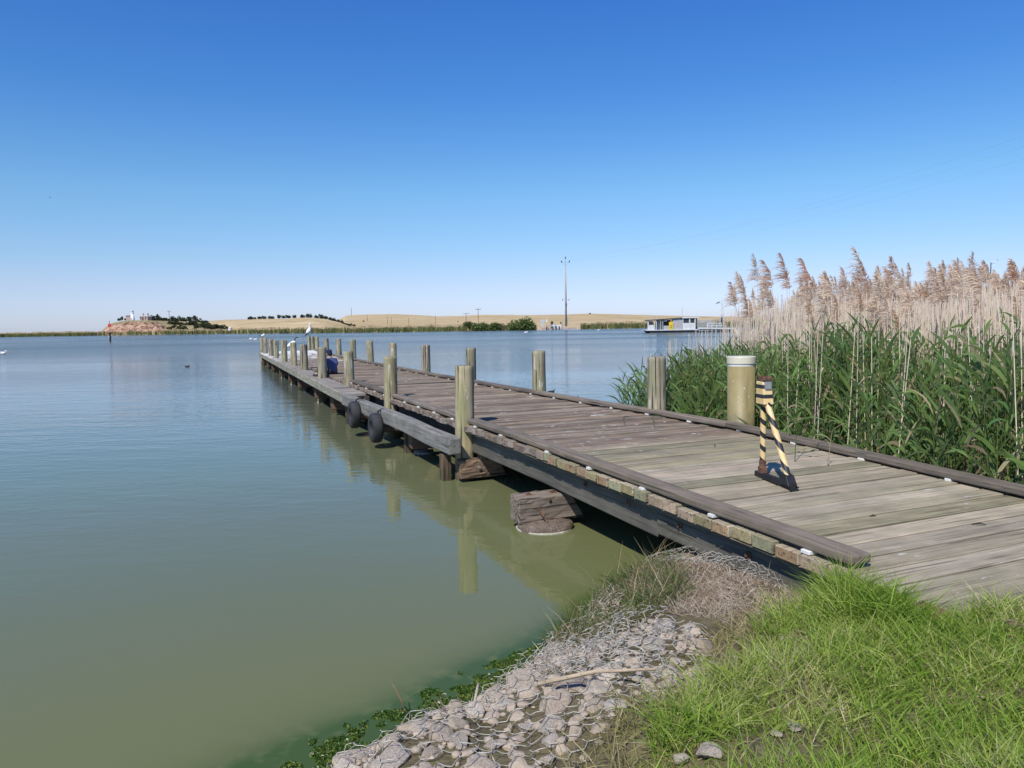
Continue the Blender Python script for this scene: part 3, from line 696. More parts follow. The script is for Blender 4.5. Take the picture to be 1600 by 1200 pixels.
# olive pipe pile with white cap
s, z, d = YP; n_ = nrp(s) + .12; P = world(n_, s)
pp_ = thing('pipe_pile', 'thick olive painted steel pipe with cream cap in front of the reeds', 'pipe', (P[0], P[1], 0), 0)
t = NT('olive_paint'); co = t.coord(); f = t.noise(t.mapping(co, (70, 70, 8)), 1., 4, .65); f2 = t.noise(co, 5., 4)
c = t.mix(t.ramp(f2, [(.3, 0.), (.7, 1.)]), (.255, .205, .085), (.30, .245, .11))
f3 = t.noise(t.mapping(co, (9, 9, 1.2)), 1., 5, .65); c = t.mix(t.ramp(f3, [(.52, 0.), (.7, .6)]), c, (.13, .11, .06)); zz_ = t.n('SeparateXYZ', Vector=co).outputs[2]; c = t.mix(t.ramp(t.math('SUBTRACT', zz_, t.math('MULTIPLY', f2, .5)), [(.55, .7), (.75, 0.)]), c, (.12, .11, .07)); c = t.mix(t.ramp(f, [(.66, 0.), (.69, 1.)]), c, (.72, .70, .62)); M_OLIVE = t.done(t.pbr(c, .5, t.bump(f2, .1, .01)))
RP = 43 * d / F / 2 * 1.0
mb = MB(); mb.tube([(0, 0, -1), (0, 0, z - .13)], RP * .97, 40); mb.build('pipe', M_OLIVE, pp_, smooth=True)
mb = MB(); mb.tube([(0, 0, z - .129), (0, 0, z - .095)], RP * .975, 40); mb.build('white_band', M_WHITE, pp_, smooth=False)
mb = MB(); mb.tube([(0, 0, z - .094), (0, 0, z - .01), (0, 0, z)], [RP * 1.03, RP * 1.03, RP * 1.0], 40); mb.build('cap', paint('cream_plastic', (.66, .62, .47), .45, .05), pp_)

# ================================================================== tyres hung on the fender beam
def tyre(px, py, label):
    s = 4.
    for _ in range(30):
        n = fender_n(s) - .10; r = ray(px, py); o = O2 + NN * n; tt, s = np.linalg.solve(np.array([[r[0], -U[0]], [r[1], -U[1]]]), o)
    z = EYE + r[2] * tt; P = world(n, s)
    T = thing('tyre', label, 'tyre', (P[0], P[1], z), TH, 'old tyres hung along the fender beam')
    m = 40; prof = []
    for k in range(14):
        a = 2 * pi * k / 14; ca, sa = cos(a), sin(a)
        prof.append((.19 + .085 * np.sign(ca) * abs(ca) ** .6, .095 * np.sign(sa) * abs(sa) ** .6))
    V = []; Fs = []; np_ = len(prof)
    for k in range(m):
        b = 2 * pi * k / m
        for r_, ax in prof: V.append((ax, r_ * cos(b), r_ * sin(b)))
    for k in range(m):
        for j in range(np_): Fs.append((k * np_ + j, k * np_ + (j + 1) % np_, ((k + 1) % m) * np_ + (j + 1) % np_, ((k + 1) % m) * np_ + j))
    mb = MB(); mb.add(V, Fs, (.05, .05, .05)); mb.build('tread', M_RUBBER, T, smooth=True)
    mb = MB(); mb.tube([(.03, 0, .16), (.05, .0, .30), (.12, 0, .33), (.19, 0, .31)], .02, 8, (.05, .05, .05)); mb.build('strap', M_RUBBER, T)
    return T
tyre(587, 668.5, 'old black tyre hanging on the fender beam, the larger and nearer one')
tyre(553.5, 648, 'old black tyre hanging on the fender beam, the farther one')

# ================================================================== striped A-frame stand on the deck
A = np.array(at(1184, 744, ZD - .04)[:2]); B = np.array(at(1237, 764, ZD - .04)[:2]); Ls = float(np.linalg.norm(B - A)); rz = math.atan2(B[1] - A[1], B[0] - A[0])
sA = loc((A + B) / 2)[0]; za = zdeck(sA) + .006
af = thing('barrier_stand', 'yellow and black striped steel A-frame stand on the deck', 'barrier stand', (A[0], A[1], za), rz)
def hazard(name, ZS, XS):
    t = NT(name); co = t.coord(); sp = t.n('SeparateXYZ', Vector=co)
    v = t.math('FRACT', t.math('ADD', t.math('MULTIPLY', sp.outputs[2], ZS), t.math('MULTIPLY', t.math('ADD', sp.outputs[0], sp.outputs[1]), XS)))
    f = t.noise(co, 24., 4); st = t.ramp(v, [(.585, 0.), (.60, 1.)])
    c = t.mix(st, t.mix(t.ramp(f, [(.4, 0.), (.7, 1.)]), (.74, .50, .20), (.74, .62, .36)), (.025, .025, .028))
    c = t.mix(t.ramp(t.noise(co, 30., 4), [(.68, 0.), (.72, .8)]), c, (.30, .11, .04)); return t.done(t.pbr(c, .5))
M_HAZ = hazard('hazard_stripes', 8.2, 5.); M_HAZH = hazard('hazard_bands', 11.5, 0.)
top = 0.93
mb = MB(); mb.box((Ls / 2, 0, .028), (Ls + .04, .05, .055), (.02, .02, .02)); mb.box((Ls / 2, .045, .012), (Ls, .06, .012)); mb.build('foot_bar', M_BLACK, af, bevel=.006)
x0, x1, xt = .085, Ls - .06, .09
mb = MB(); mb.tube([(x0, .0, .1), (x0 + .005, 0, .70)], .026, 16); l_ = mb.build('leg', M_HAZ, af, smooth=False)
mb = MB(); mb.tube([(x1, .0, .10), (xt + .07, 0, .70)], .028, 16); l_ = mb.build('leg', M_HAZ, af)
mb = MB(); mb.box((x0, 0, .08), (.07, .06, .06), (.3, .1, .04)); mb.tube([(x0, 0, .10), (x0, 0, .17)], .0315, 16); mb.build('rusted_sleeve', M_STEEL, af, bevel=.004)
mb = MB(); mb.hexa([(x1 - .05, -.045, .03), (x1 + .08, -.045, .03), (x1 + .08, .045, .03), (x1 - .05, .045, .03), (x1 - .06, -.04, .13), (x1 + .03, -.04, .115), (x1 + .03, .04, .115), (x1 - .06, .04, .13)]); mb.build('foot_socket', M_BLACK, af, bevel=.006)
mb = MB(); mb.hexa([(xt - .055, -.05, .685), (xt + .10, -.05, .685), (xt + .10, .05, .685), (xt - .055, .05, .685), (xt - .058, -.045, top - .03), (xt + .058, -.045, top - .03), (xt + .058, .045, top - .03), (xt - .058, .045, top - .03)]); mb.build('head', M_HAZH, af, bevel=.01)
mb = MB(); mb.box((xt + .008, 0, top - .022), (.12, .09, .006)); mb.box((xt - .048, 0, top + .0), (.006, .09, .03)); mb.box((xt + .065, 0, top + .0), (.006, .09, .03)); mb.box((xt + .008, .042, top + .011), (.108, .005, .008)); mb.box((xt + .008, -.042, top + .011), (.108, .005, .008)); mb.build('bracket', M_STEEL, af, bevel=.002, seg=1)
mb = MB(); mb.box((xt + .075, -.0, top - .065), (.026, .06, .065)); mb.build('lug', M_GALV, af, bevel=.003)

# ================================================================== near bank: rocks, wire netting, weeds, grass
def inpoly(x, y, P):
    x = np.asarray(x); y = np.asarray(y); r = np.zeros(x.shape, bool); j = len(P) - 1
    for i in range(len(P)):
        (xi, yi), (xj, yj) = P[i], P[j]
        r ^= ((yi > y) != (yj > y)) & (x < (xj - xi) * (y - yi) / (yj - yi + 1e-12) + xi); j = i
    return r
g2 = lambda x, y, z=.5: tuple(at(x, y, z)[:2])
GR_EDGE = [g2(1000, 1230), g2(1030, 1150), g2(1110, 1090), g2(1150, 1045), g2(1180, 1000), g2(1235, 970), g2(1300, 940)]
ROCKP = [(-3.6, .9), (-2.2, 2.6)] + [tuple(q) for q in SHORE[3:12]] + [g2(985, 975, .3), g2(1100, 985), g2(1120, 1040), g2(1085, 1085), g2(960, 1135), g2(900, 1230), (-.4, 1.6)]
GRASSP = GR_EDGE + [g2(1330, 898, .6), g2(1370, 888, .65), g2(1440, 892, .7), g2(1500, 918, .7), g2(1540, 938, .62), g2(1700, 925, .62), g2(2300, 860, .5), (9, 2.5), (9, -4), (-1.5, -4), (-.9, 1.2)]
WEEDP = [g2(850, 1003, .05), g2(905, 955, .03), g2(940, 930, .03), g2(1010, 905, .08), g2(1060, 905, .2), g2(1068, 960, .35), g2(1000, 990, .35), g2(905, 1012, .2)]
# stones under the netting (largest ones are things of their own)
t = NT('stone'); co = t.coord(); rnd = t.n('ObjectInfo').outputs['Random']; f = t.noise(co, 9., 6, .65); f2 = t.noise(co, 45., 4, .7)
c = t.ramp(rnd, [(0., (.39, .315, .235)), (.25, (.52, .425, .32)), (.5, (.30, .25, .20)), (.75, (.58, .50, .40)), (1., (.36, .31, .255))])
c = t.mix(1., c, t.ramp(f, [(.3, .62), (.7, 1.3)]), 'MULTIPLY'); c = t.mix(t.ramp(f2, [(.62, 0.), (.72, .55)]), c, (.56, .50, .43))
M_STONE = t.done(t.pbr(c, .92, t.bump(t.math('ADD', f, t.math('MULTIPLY', f2, .4)), .7, .015), spec=.15))
def rock_mesh(seed):
    r_ = np.random.default_rng(seed); bm = bmesh.new(); bmesh.ops.create_icosphere(bm, subdivisions=3, radius=1)
    pl_ = [(norm(r_.normal(0, 1, (1, 3)))[0], r_.uniform(.48, .8)) for _ in range(12)]; sc = np.array([1, r_.uniform(.7, .95), r_.uniform(.55, .8)])
    for v in bm.verts:
        p = np.array(v.co)
        for n_, d_ in pl_:
            q = p @ n_
            if q > d_: p = p - n_ * (q - d_) * .96
        p = p * (1 + .07 * sin(5 * p[0] + seed) * sin(4 * p[1]) + .04 * sin(11 * p[2] + 3 * p[0]))
        v.co = Vector(p * sc)
    me = bpy.data.meshes.new('stone'); bm.to_mesh(me); bm.free(); me.materials.append(M_STONE); return me
RM = [rock_mesh(k) for k in range(9)]
cand = rng.uniform((-3.2, 1.2), (1.6, 6.2), (9000, 2)); cand = cand[inpoly(cand[:, 0], cand[:, 1], ROCKP)]
rd_ = shore_d(cand[:, 0], cand[:, 1]); cand = cand[rd_ > .05 + shelf(cand[:, 1])]; cand = cand[~inpoly(cand[:, 0], cand[:, 1], WEEDP)]
rocks = []
for x, y in cand:
    px_big = .125 if (y < 3.9 and x < .8) else .085
    r_ = rng.uniform(.05, px_big + .02) if (rng.uniform() < .55 and y < 4.4) else rng.uniform(.032, .07)
    if all((x - a) ** 2 + (y - b) ** 2 > (.80 * (r_ + c_)) ** 2 for a, b, c_ in rocks): rocks.append((x, y, r_))
rocks.sort(key=lambda q: math.hypot(q[0], q[1]) / q[2])
HX_, HY_ = np.meshgrid(np.arange(-3.4, 2.2, .02), np.arange(1., 6.8, .02)); HM = ground_z(HX_, HY_)
acc = Acc(); nthing = 0
def fcut(x, y): return bool(.05 < y)
for x, y, r_ in rocks:
    z = float(ground_z(np.array([x]), np.array([y]))[0]) + r_ * .06
    dd = ((HX_ - x) ** 2 + (HY_ - y) ** 2) / r_ ** 2; HM = np.where(dd < 1, np.maximum(HM, z + r_ * .5 * np.sqrt(np.maximum(1 - dd, 0))), HM)
    me = RM[rng.integers(len(RM))]
    o = bpy.data.objects.new('stone', me); o.location = (x, y, z); o.rotation_euler = (rng.uniform(-.4, .4), rng.uniform(-.4, .4), rng.uniform(0, 6.3)); o.scale = (r_ * 1.12, r_ * 1.12, r_ * .8)
    if nthing < 170:
        COL.objects.link(o); tag(o, 'pinkish grey stone lying under the wire netting on the bank', 'stone', 'stones under the wire netting'); nthing += 1
    else:
        V = np.array([v.co for v in me.vertices]); Mx = np.array(Matrix.LocRotScale(o.location, o.rotation_euler, o.scale)); V = V @ Mx[:3, :3].T + Mx[:3, 3]
        acc.add(V, np.array([tuple(p.vertices) for p in me.polygons]), np.full((len(me.polygons), 3), .3)); bpy.data.objects.remove(o)
# gravel between the stones
N = 1000; gx = rng.uniform((-3.2, 1.2), (1.7, 6.4), (N * 3, 2)); gx = gx[inpoly(gx[:, 0], gx[:, 1], ROCKP) & (shore_d(gx[:, 0], gx[:, 1]) > .03 + shelf(gx[:, 1]))][:N]
bm = bmesh.new(); bmesh.ops.create_icosphere(bm, subdivisions=1, radius=1); IV = np.array([v.co for v in bm.verts]); IF = np.array([[v.index for v in f_.verts] for f_ in bm.faces]); bm.free()
gz = ground_z(gx[:, 0], gx[:, 1])
for (x, y), z in zip(gx, gz):
    r_ = rng.uniform(.012, .035); acc.add(IV * r_ * rng.uniform(.6, 1.2, (len(IV), 1)) * np.array([1, .8, .6]) + np.array([x, y, z + r_ * .3]), IF, np.full((len(IF), 3), .3))
tag(acc.build('rubble', M_STONE), 'small stones and gravel between the larger stones on the bank', 'gravel', kind='stuff')
def hmap(x, y):
    i = np.clip(((x + 3.4) / .02).astype(int), 0, HX_.shape[1] - 1); j = np.clip(((y - 1.) / .02).astype(int), 0, HX_.shape[0] - 1); return HM2[j, i]
HM2 = HM.copy()
for _ in range(3):
    HM2 = np.maximum(HM, (HM2 + np.roll(HM2, 1, 0) + np.roll(HM2, -1, 0) + np.roll(HM2, 1, 1) + np.roll(HM2, -1, 1)) / 5)
M_GRASS = leafmat('grass_blade', .35, .55, .25); M_DRY = leafmat('dry_grass', .2, .8, .1, tt=(1.05, 1., .85))
def blades(name, pts, hrange, wrange, pal, mat, label, cat, lean=.5, droop=.6, segs=3, up=1., kind='stuff', tips=None):
    N = len(pts); acc = Acc(); z = ground_z(pts[:, 0], pts[:, 1]); base = np.column_stack([pts, z - .01])
    a = rng.uniform(0, 2 * pi, N); l_ = rng.uniform(.05, lean, N)
    d = np.stack([np.cos(a) * l_, np.sin(a) * l_, np.full(N, up)], 1); L = rng.uniform(*hrange, N) * (.55 + .9 * vnoise(pts[:, 0], pts[:, 1], .33, 21))
    b = np.stack([np.cos(a) * rng.uniform(0, droop, N), np.sin(a) * rng.uniform(0, droop, N), -rng.uniform(.05, droop * .75, N)], 1)
    pal = np.array(pal); k = vnoise(pts[:, 0], pts[:, 1], .4, 22) * .6 + rng.uniform(0, .6, N); idx = np.clip((k * len(pal) / 1.1).astype(int), 0, len(pal) - 1)
    col = pal[idx] * (1 + rng.uniform(-.22, .22, (N, 1)))
    ribbons(acc, base, d, L, rng.uniform(*wrange, N), b, col, segs, (.8, 1., .7, .08))
    return tag(acc.build(name, mat), label, cat, kind=kind)
def scatter(poly, n, lo, hi, dens=None):
    P = rng.uniform(lo, hi, (n, 2)); P = P[inpoly(P[:, 0], P[:, 1], poly)]
    if dens is not None: P = P[rng.uniform(0, 1, len(P)) < dens(P[:, 0], P[:, 1])]
    return P
# dry debris caught between the stones
P = scatter([q for q in ROCKP if q[1] > 2.], 9000, (-2., 2.6), (1.7, 6.3), lambda x, y: np.clip((y - 3.4) * .55, .1, 1)); P = P[shore_d(P[:, 0], P[:, 1]) > shelf(P[:, 1]) + .05]
blades('dry_debris', P, (.04, .13), (.002, .006), [(.40, .31, .21), (.52, .43, .31), (.26, .19, .13), (.60, .52, .40)], M_DRY, 'dry stalks and debris caught between stones and wire', 'dry debris', 2.6, .25)
# hexagonal wire netting
t = NT('netting_wire'); co = t.coord(); f = t.noise(co, 30., 3)
M_WIRE = t.done(t.pbr(t.ramp(f, [(.35, (.30, .27, .22)), (.62, (.60, .57, .50))]), .6, metal=.2))
def netting(name, poly, cell, rot, jit, lift, rad, label, sub=2):
    acc = Acc(); a = cell / math.sqrt(3); segs_ = []
    for i in range(-60, 60):
        for j in range(-60, 60):
            cx_ = cell * (i + (j % 2) * .5); cy_ = 1.5 * a * j * 1.12
            top_ = (cx_, cy_ + a * .5); up_ = (cx_, cy_ + a * 1.12)
            segs_ += [(top_, up_), (top_, (cx_ - cell / 2, cy_ - a * .06)), (top_, (cx_ + cell / 2, cy_ - a * .06))]
    S = np.array(segs_); cr, sr = cos(rot), sin(rot)
    S = np.stack([S[..., 0] * cr - S[..., 1] * sr - .4, S[..., 0] * sr + S[..., 1] * cr + 4.2], -1)
    def warp(P):
        x, y = P[..., 0], P[..., 1]
        return np.stack([x + (vnoise(x, y, .3, 11) - .5) * jit + (vnoise(x, y, .09, 12) - .5) * jit * .2, y + (vnoise(x, y, .3, 13) - .5) * jit + (vnoise(x, y, .09, 14) - .5) * jit * .2], -1)
    keep = inpoly(S[:, 0, 0], S[:, 0, 1], poly); S = S[keep]; S = S[shore_d(S[:, 0, 0], S[:, 0, 1]) > shelf(S[:, 0, 1]) - .02]
    for k in range(sub):
        p0 = warp(S[:, 0] + (S[:, 1] - S[:, 0]) * (k / sub)); p1 = warp(S[:, 0] + (S[:, 1] - S[:, 0]) * ((k + 1) / sub))
        def zz(p): return np.maximum(hmap(p[:, 0], p[:, 1]), .0) + lift + (vnoise(p[:, 0], p[:, 1], .22, 15) - .35) * lift * 1.6
        A_ = np.column_stack([p0, zz(p0)]); B_ = np.column_stack([p1, zz(p1)])
        prisms(acc, A_, B_, rad, rad, vary((.5, .5, .5), len(A_)), 4)
    return tag(acc.build(name, M_WIRE), label, 'wire netting')
NETP = [(-3.3, .8), (-1.95, 2.45)] + [(a + .02 + .72 * float(shelf(b)), b - .02 - .70 * float(shelf(b))) for a, b in SHORE[3:12]] + ROCKP[11:]
netting('wire_netting', NETP, .088, .55, .05, .011, .0020, 'hexagonal galvanised wire netting stretched over the stones on the bank')
NET2 = [tuple(SHORE[7]), tuple(SHORE[8]), tuple(SHORE[9]), tuple(SHORE[10]), tuple(SHORE[11]), g2(1000, 960, .3), g2(1080, 1000), g2(1100, 1060), g2(980, 1100), g2(880, 1090, .3)]
netting('wire_netting', [q for q in NETP if q[1] > 4.55] + [g2(1060, 1085), g2(900, 1085, .3)], .08, 2.2, .07, .02, .0018, 'looser bunched layer of wire netting lying over the upper half of the stones')
netting('wire_netting', NET2, .088, 1.35, .09, .045, .0022, 'second crumpled sheet of wire netting slumped over the first near the weeds')
NET3 = [(1.0, 6.35), (1.6, 6.5), (2.0, 6.3), (2.0, 5.0), (1.75, 4.6), (1.25, 5.2), (1.0, 5.7)]
netting('wire_netting', NET3, .07, .2, .12, .07, .002, 'tangled rusty end of wire netting beside the jetty stringer', 3)

gpal = [(.11, .20, .022), (.17, .28, .032), (.235, .35, .048), (.31, .40, .07), (.39, .42, .13), (.50, .45, .24)]
bare = lambda x, y: np.clip((vnoise(x, y, .34, 31) - .15) * 3.2, .22, 1) 
P = scatter(GRASSP, 190000, (-1.2, 1.0), (6.5, 4.9), lambda x, y: bare(x, y) * np.where(np.hypot(x, y) < 5.2, 1, .4))
blades('grass', P, (.07, .19), (.0018, .0066), gpal, M_GRASS, 'lush bright green grass on the bank at the foot of the jetty', 'grass', .8, .55)
P = scatter(GRASSP, 5000, (-.6, 1.0), (4.5, 4.6))
blades('dry_grass', P, (.06, .16), (.002, .004), [(.46, .38, .22), (.56, .48, .32), (.40, .30, .17)], M_DRY, 'dead straw lying among the green blades on the bank', 'dry grass', 2.4, .3)
TUFT = [g2(1285, 935, .6), g2(1312, 906, .62), g2(1385, 903, .66), g2(1470, 925, .66), g2(1520, 958, .64), g2(1430, 1000, .6), g2(1310, 985, .6)]
P = scatter(TUFT, 34000, (1.2, 2.9), (2.9, 4.7))
blades('grass', P, (.12, .32), (.0025, .007), gpal, M_GRASS, 'taller darker green grass growing over the end of the left kerb', 'grass', .5, .7)
P = scatter([g2(1322, 925, .62), g2(1325, 902, .62), g2(1400, 902, .66), g2(1400, 925, .66)], 14000, (1.4, 3.3), (2.6, 4.6))
blades('grass', P, (.22, .44), (.0025, .006), gpal, M_GRASS, 'tallest grass tuft hiding the end of the left kerb', 'grass', .45, .6)
P = scatter([g2(1040, 1140), g2(1115, 1070), g2(1150, 1075), g2(1190, 1130), g2(1110, 1190), g2(1030, 1190)], 16000, (.2, 2.), (2.4, 4.6))
blades('grass', P, (.10, .22), (.003, .008), gpal[:5], M_GRASS, 'leaning green tuft of grass at the edge of the wire netting', 'grass', .8, .8)
DRYP = [g2(860, 1235), g2(960, 1120), g2(1070, 1080), g2(1110, 1000), g2(1160, 950), g2(1290, 915), g2(1330, 960), g2(1230, 1000), g2(1160, 1080), g2(1130, 1160), g2(1060, 1235)]
P = scatter(DRYP, 24000, (-.6, 1.6), (2.6, 5.6))
blades('dry_grass', P, (.06, .16), (.002, .005), [(.22, .22, .06), (.33, .29, .12), (.42, .35, .19), (.50, .41, .26)], M_DRY, 'short yellowing grass between the netting and the lush grass', 'dry grass', 1.2, .5)
THATCH = [(.95, 6.2), (1.2, 6.42), (1.9, 6.4), (2.05, 5.4), (2.0, 4.75), (1.85, 4.35), (1.3, 4.1), (.95, 4.5), (.85, 5.2)]
P = scatter(THATCH, 34000, (.8, 4.0), (2.2, 6.6))
blades('dry_grass', P, (.03, .11), (.002, .005), [(.34, .24, .16), (.42, .33, .24), (.54, .46, .36), (.26, .18, .12)], M_DRY, 'bleached matted dry grass and stalks beside the jetty', 'dry grass', 2.2, .4)
P = scatter(WEEDP, 15000, (-.2, 4.4), (1.9, 6.8))
blades('weeds', P, (.06, .20), (.0025, .007), [(.065, .11, .028), (.09, .14, .035), (.13, .17, .05), (.20, .19, .08), (.30, .21, .13)], M_GRASS, 'dark green and brown weeds at the water edge of the stones', 'weeds', .8, .6)
P = scatter(WEEDP, 650, (.0, 4.6), (1.9, 6.8))
blades('weeds', P, (.20, .38), (.002, .0045), [(.36, .30, .13), (.44, .34, .20), (.38, .24, .16), (.2, .22, .07)], M_DRY, 'tall thin seeding grass stalks rising from the weeds', 'weeds', .6, .45)
P = scatter([(.02, 4.95), (.25, 5.3), (.52, 5.75), (.62, 5.6), (.4, 5.15), (.2, 4.9)], 6000, (-.2, 4.7), (.8, 6.))
blades('weeds', P, (.06, .16), (.002, .005), [(.05, .10, .02), (.08, .14, .03), (.12, .17, .05)], M_GRASS, 'low green fringe of weeds between water and stones', 'weeds', .7, .6)
P = scatter([(1.3, 5.9), (1.75, 6.3), (2.0, 5.0), (1.9, 4.5), (1.7, 4.6)], 60, (1.2, 4.4), (2.1, 6.4))
blades('weeds', P, (.22, .40), (.003, .005), [(.36, .25, .17), (.44, .34, .24)], M_DRY, 'few purple brown grass heads against the dark stringer', 'weeds', .7, .6)
for j, (px, py, r_) in enumerate([(1165, 1078, .075), (1202, 1060, .06), (1182, 1092, .05), (1225, 1002, .045), (1105, 1190, .085), (1062, 1188, .06), (1240, 1150, .05), (1215, 1165, .04), (1258, 1000, .04), (1150, 1020, .05), (1300, 1120, .035), (1190, 1075, .04)]):
    q = g2(px, py, .55); o = bpy.data.objects.new('stone', RM[j % len(RM)]); COL.objects.link(o); z_ = float(ground_z(np.array([q[0]]), np.array([q[1]]))[0]); o.location = (q[0], q[1], z_ + r_ * .35); o.scale = (r_ * .7, r_ * .7, r_ * .5); o.rotation_euler = (0, 0, j * 1.3)
    tag(o, 'pale stone showing through the bright green grass on the bank', 'stone', 'stones showing through the grass')
# feathery seed heads in the grass
def seedhead(x, y, h, az, label):
    z = float(ground_z(np.array([x]), np.array([y]))[0]); acc = Acc(); p = np.array([[x, y, z]]); d = np.array([[cos(az) * .7, sin(az) * .7, 1.]])
    PP = ribbons(acc, p, d, h, .004, np.array([[cos(az) * .5, sin(az) * .5, -.5]]), vary((.30, .27, .12), 1), 6)[0]
    b = PP[3] + (PP[6] - PP[3]) * rng.uniform(0, 1, (46, 1)); dd = norm((PP[6] - PP[3])[None])[0]
    ribbons(acc, b, dd[None] + rng.normal(0, .28, (46, 3)), rng.uniform(.04, .09, 46), .004, rng.normal(0, .1, (46, 3)), vary((.40, .28, .20), 46, .25), 2)
    return tag(acc.build('seed_head', M_DRY), label, 'grass head')
for k, (px, py, h, az, l_) in enumerate([(1375, 955, .42, 2.7, 'brown drooping seed head in the tall grass by the kerb end'), (1440, 985, .36, -.9, 'purplish seed head hanging low over the grass'),
        (1510, 1040, .34, -1.0, 'straw coloured seed head at the right in the grass'), (1400, 905, .4, .2, 'thin seed head lying over the deck edge'), (1195, 985, .22, 1.8, 'single dry stalk standing at the edge of the grass')]):
    seedhead(*g2(px, py), h, az, l_)
# dead reed cane and sticks
def stick(pts, r_, col, label, name='dead_cane'):
    mb = MB(); mb.tube(pts, r_, 7, col); return tag(mb.build(name, M_DRYST, smooth=True), label, 'stick')
M_DRYST = wood('dry_cane', 0, True, crack=.2, grain=2.)
a_, b_ = g2(842, 1106, .35), g2(1025, 1078, .5)
stick([(a_[0], a_[1], float(hmap(np.array(a_[0]), np.array(a_[1]))) + .05), ((a_[0] + b_[0]) / 2, (a_[1] + b_[1]) / 2, .56), (b_[0], b_[1], .60)], [.012, .010, .006], (.55, .43, .30), 'long pale dry cane lying across the wire netting')
a_ = at(632, 1112, .05); stick([a_, a_ + np.array([-.025, .03, .06]), a_ + np.array([-.075, .06, .135])], [.003, .003, .002], (.30, .16, .10), 'thin brown twig sticking up from the algae', 'twig')
a_ = g2(740, 1125, .2); stick([(a_[0], a_[1], .26), (a_[0] + .02, a_[1] + .14, .32)], .008, (.5, .42, .33), 'short pale stick on the netting nearest the water')
# algae along the water line
N = 210000; bx = rng.uniform(-2.4, .6, N); by = rng.uniform(2.2, 5.6, N); dd = shore_d(bx, by); k = (dd > -.14) & (dd < shelf(by) + .04); bx, by, dd = bx[k], by[k], dd[k]
q_ = dd / (shelf(by) + .04); cl = vnoise(bx, by, .13, 40) * .6 + vnoise(bx, by, .05, 41) * .4; sel = cl > .62 - .58 * q_; bx, by, q_ = bx[sel], by[sel], q_[sel]; N = len(bx); acc = Acc()
zz = np.maximum(ground_z(bx, by), .0) + rng.uniform(.0005, .010, N)
a = rng.uniform(0, 2 * pi, N); d = np.stack([np.cos(a), np.sin(a), rng.uniform(.0, .5, N)], 1)
col = np.where(rng.uniform(0, 1, (N, 1)) > .25 + .45 * q_[:, None], vary((.048, .105, .020), N, .45), vary((.17, .22, .045), N, .35))
col = np.where(rng.uniform(0, 1, (N, 1)) < .03, vary((.55, .58, .45), N, .15), col)
ribbons(acc, np.column_stack([bx, by, zz]), d, rng.uniform(.008, .022, N), rng.uniform(.005, .014, N), np.stack([np.zeros(N), np.zeros(N), -rng.uniform(.1, .7, N)], 1), col, 2, (.5, 1., .4))
tag(acc.build('algae', leafmat('algae_leaf', .2, .55, .25)), 'bright green algae washed up along the water line', 'algae', kind='stuff')

# ================================================================== reed bed right of the jetty
M_LEAF = leafmat('reed_leaf', .38, .45, .35); M_STRAW = leafmat('reed_straw', .15, .8, .15, tt=(1.05, 1., .9)); M_PLUME = leafmat('reed_plume', .45, .9, .05, tt=(1.06, 1., .92))
def pxcol(x, y): return 800 + F * np.asarray(x) / np.asarray(y)
def bed(n, lo, hi, dens):
    P = rng.uniform(lo, hi, (n, 2)); s = (P[:, 0] - O2[0]) * U[0] + (P[:, 1] - O2[1]) * U[1]; nn = (P[:, 0] - O2[0]) * NN[0] + (P[:, 1] - O2[1]) * NN[1]
    e = nn - np.array([nR(q) for q in s]); pc = pxcol(P[:, 0], P[:, 1])
    ok = (e > .42) & (pc > 962 + 30 * np.maximum(P[:, 1] - 13., 0) + 25 * (vnoise(P[:, 0], P[:, 1], .8, 51) - .5)) & (pc < 1780) & (s > -10)
    P, e, pc = P[ok], e[ok], pc[ok]; k = rng.uniform(0, 1, len(P)) < dens(P[:, 0], P[:, 1], e, pc); return P[k], e[k], pc[k]
accL = Acc(); accS = Acc(); accP = Acc()
P, e, pc = bed(26000, (1.4, 3.2), (15., 21.), lambda x, y, e, pc: np.where(e < 1.6, .66, np.where(e < 3.5, .34, .15)) * np.clip((pc - 930) / 170, .35, 1))
N = len(P); zb = np.maximum(ground_z(P[:, 0], P[:, 1]), 0) - .03
Ht = (1.58 + .50 * vnoise(P[:, 0], P[:, 1], 1.1, 52) + rng.uniform(-.3, .12, N) + .015 * np.clip(P[:, 1] - 8, 0, 10)) * np.interp(pc, [960, 1060, 1130, 1200], [.66, .78, .84, 1.]) * np.where(e < .8, rng.uniform(.5, 1., N), 1.)
lean = rng.normal(0, .06, (N, 2)) + np.array([[-.03, 0]])
base = np.column_stack([P, zb]); tip = base + np.column_stack([lean * Ht[:, None], Ht])
prisms(accL, base, tip, .0055, .003, vary((.16, .20, .06), N, .25), 3)
nl_ = 11
for j in range(nl_):
    f = .12 + .86 * (j + rng.uniform(-.3, .5, N)) / nl_; p = base + (tip - base) * f[:, None]
    a = rng.uniform(0, 2 * pi, N); up = rng.uniform(1.3, 3.2, N) + (2.2 * rng.uniform(0, 1, N) if j > 5 else 0); d = np.stack([np.cos(a), np.sin(a), up], 1)
    dry = rng.uniform(0, 1, N) < (.30 if j < 3 else .07)
    col = np.where(dry[:, None], vary((.46, .37, .22), N, .25), vary((.135, .215, .07), N, .4, .1) * np.where(rng.uniform(0, 1, (N, 1)) < .25, np.array([[1.35, 1.22, 1.1]]), 1))
    L = rng.uniform(.24, .48, N) * np.where(j > 9, .85, 1.); bz = -rng.uniform(.05, 1.1, N) ** 1.8
    bend = np.stack([np.cos(a) * .25 - .08, np.sin(a) * .25, bz], 1)
    ribbons(accL, p, d, L, rng.uniform(.019, .042, N), bend, col, 4, (.35, .9, 1., .65, .04), twist=a + rng.normal(pi / 2, .5, N) * 0 + rng.uniform(-.7, .7, N) + pi / 2)
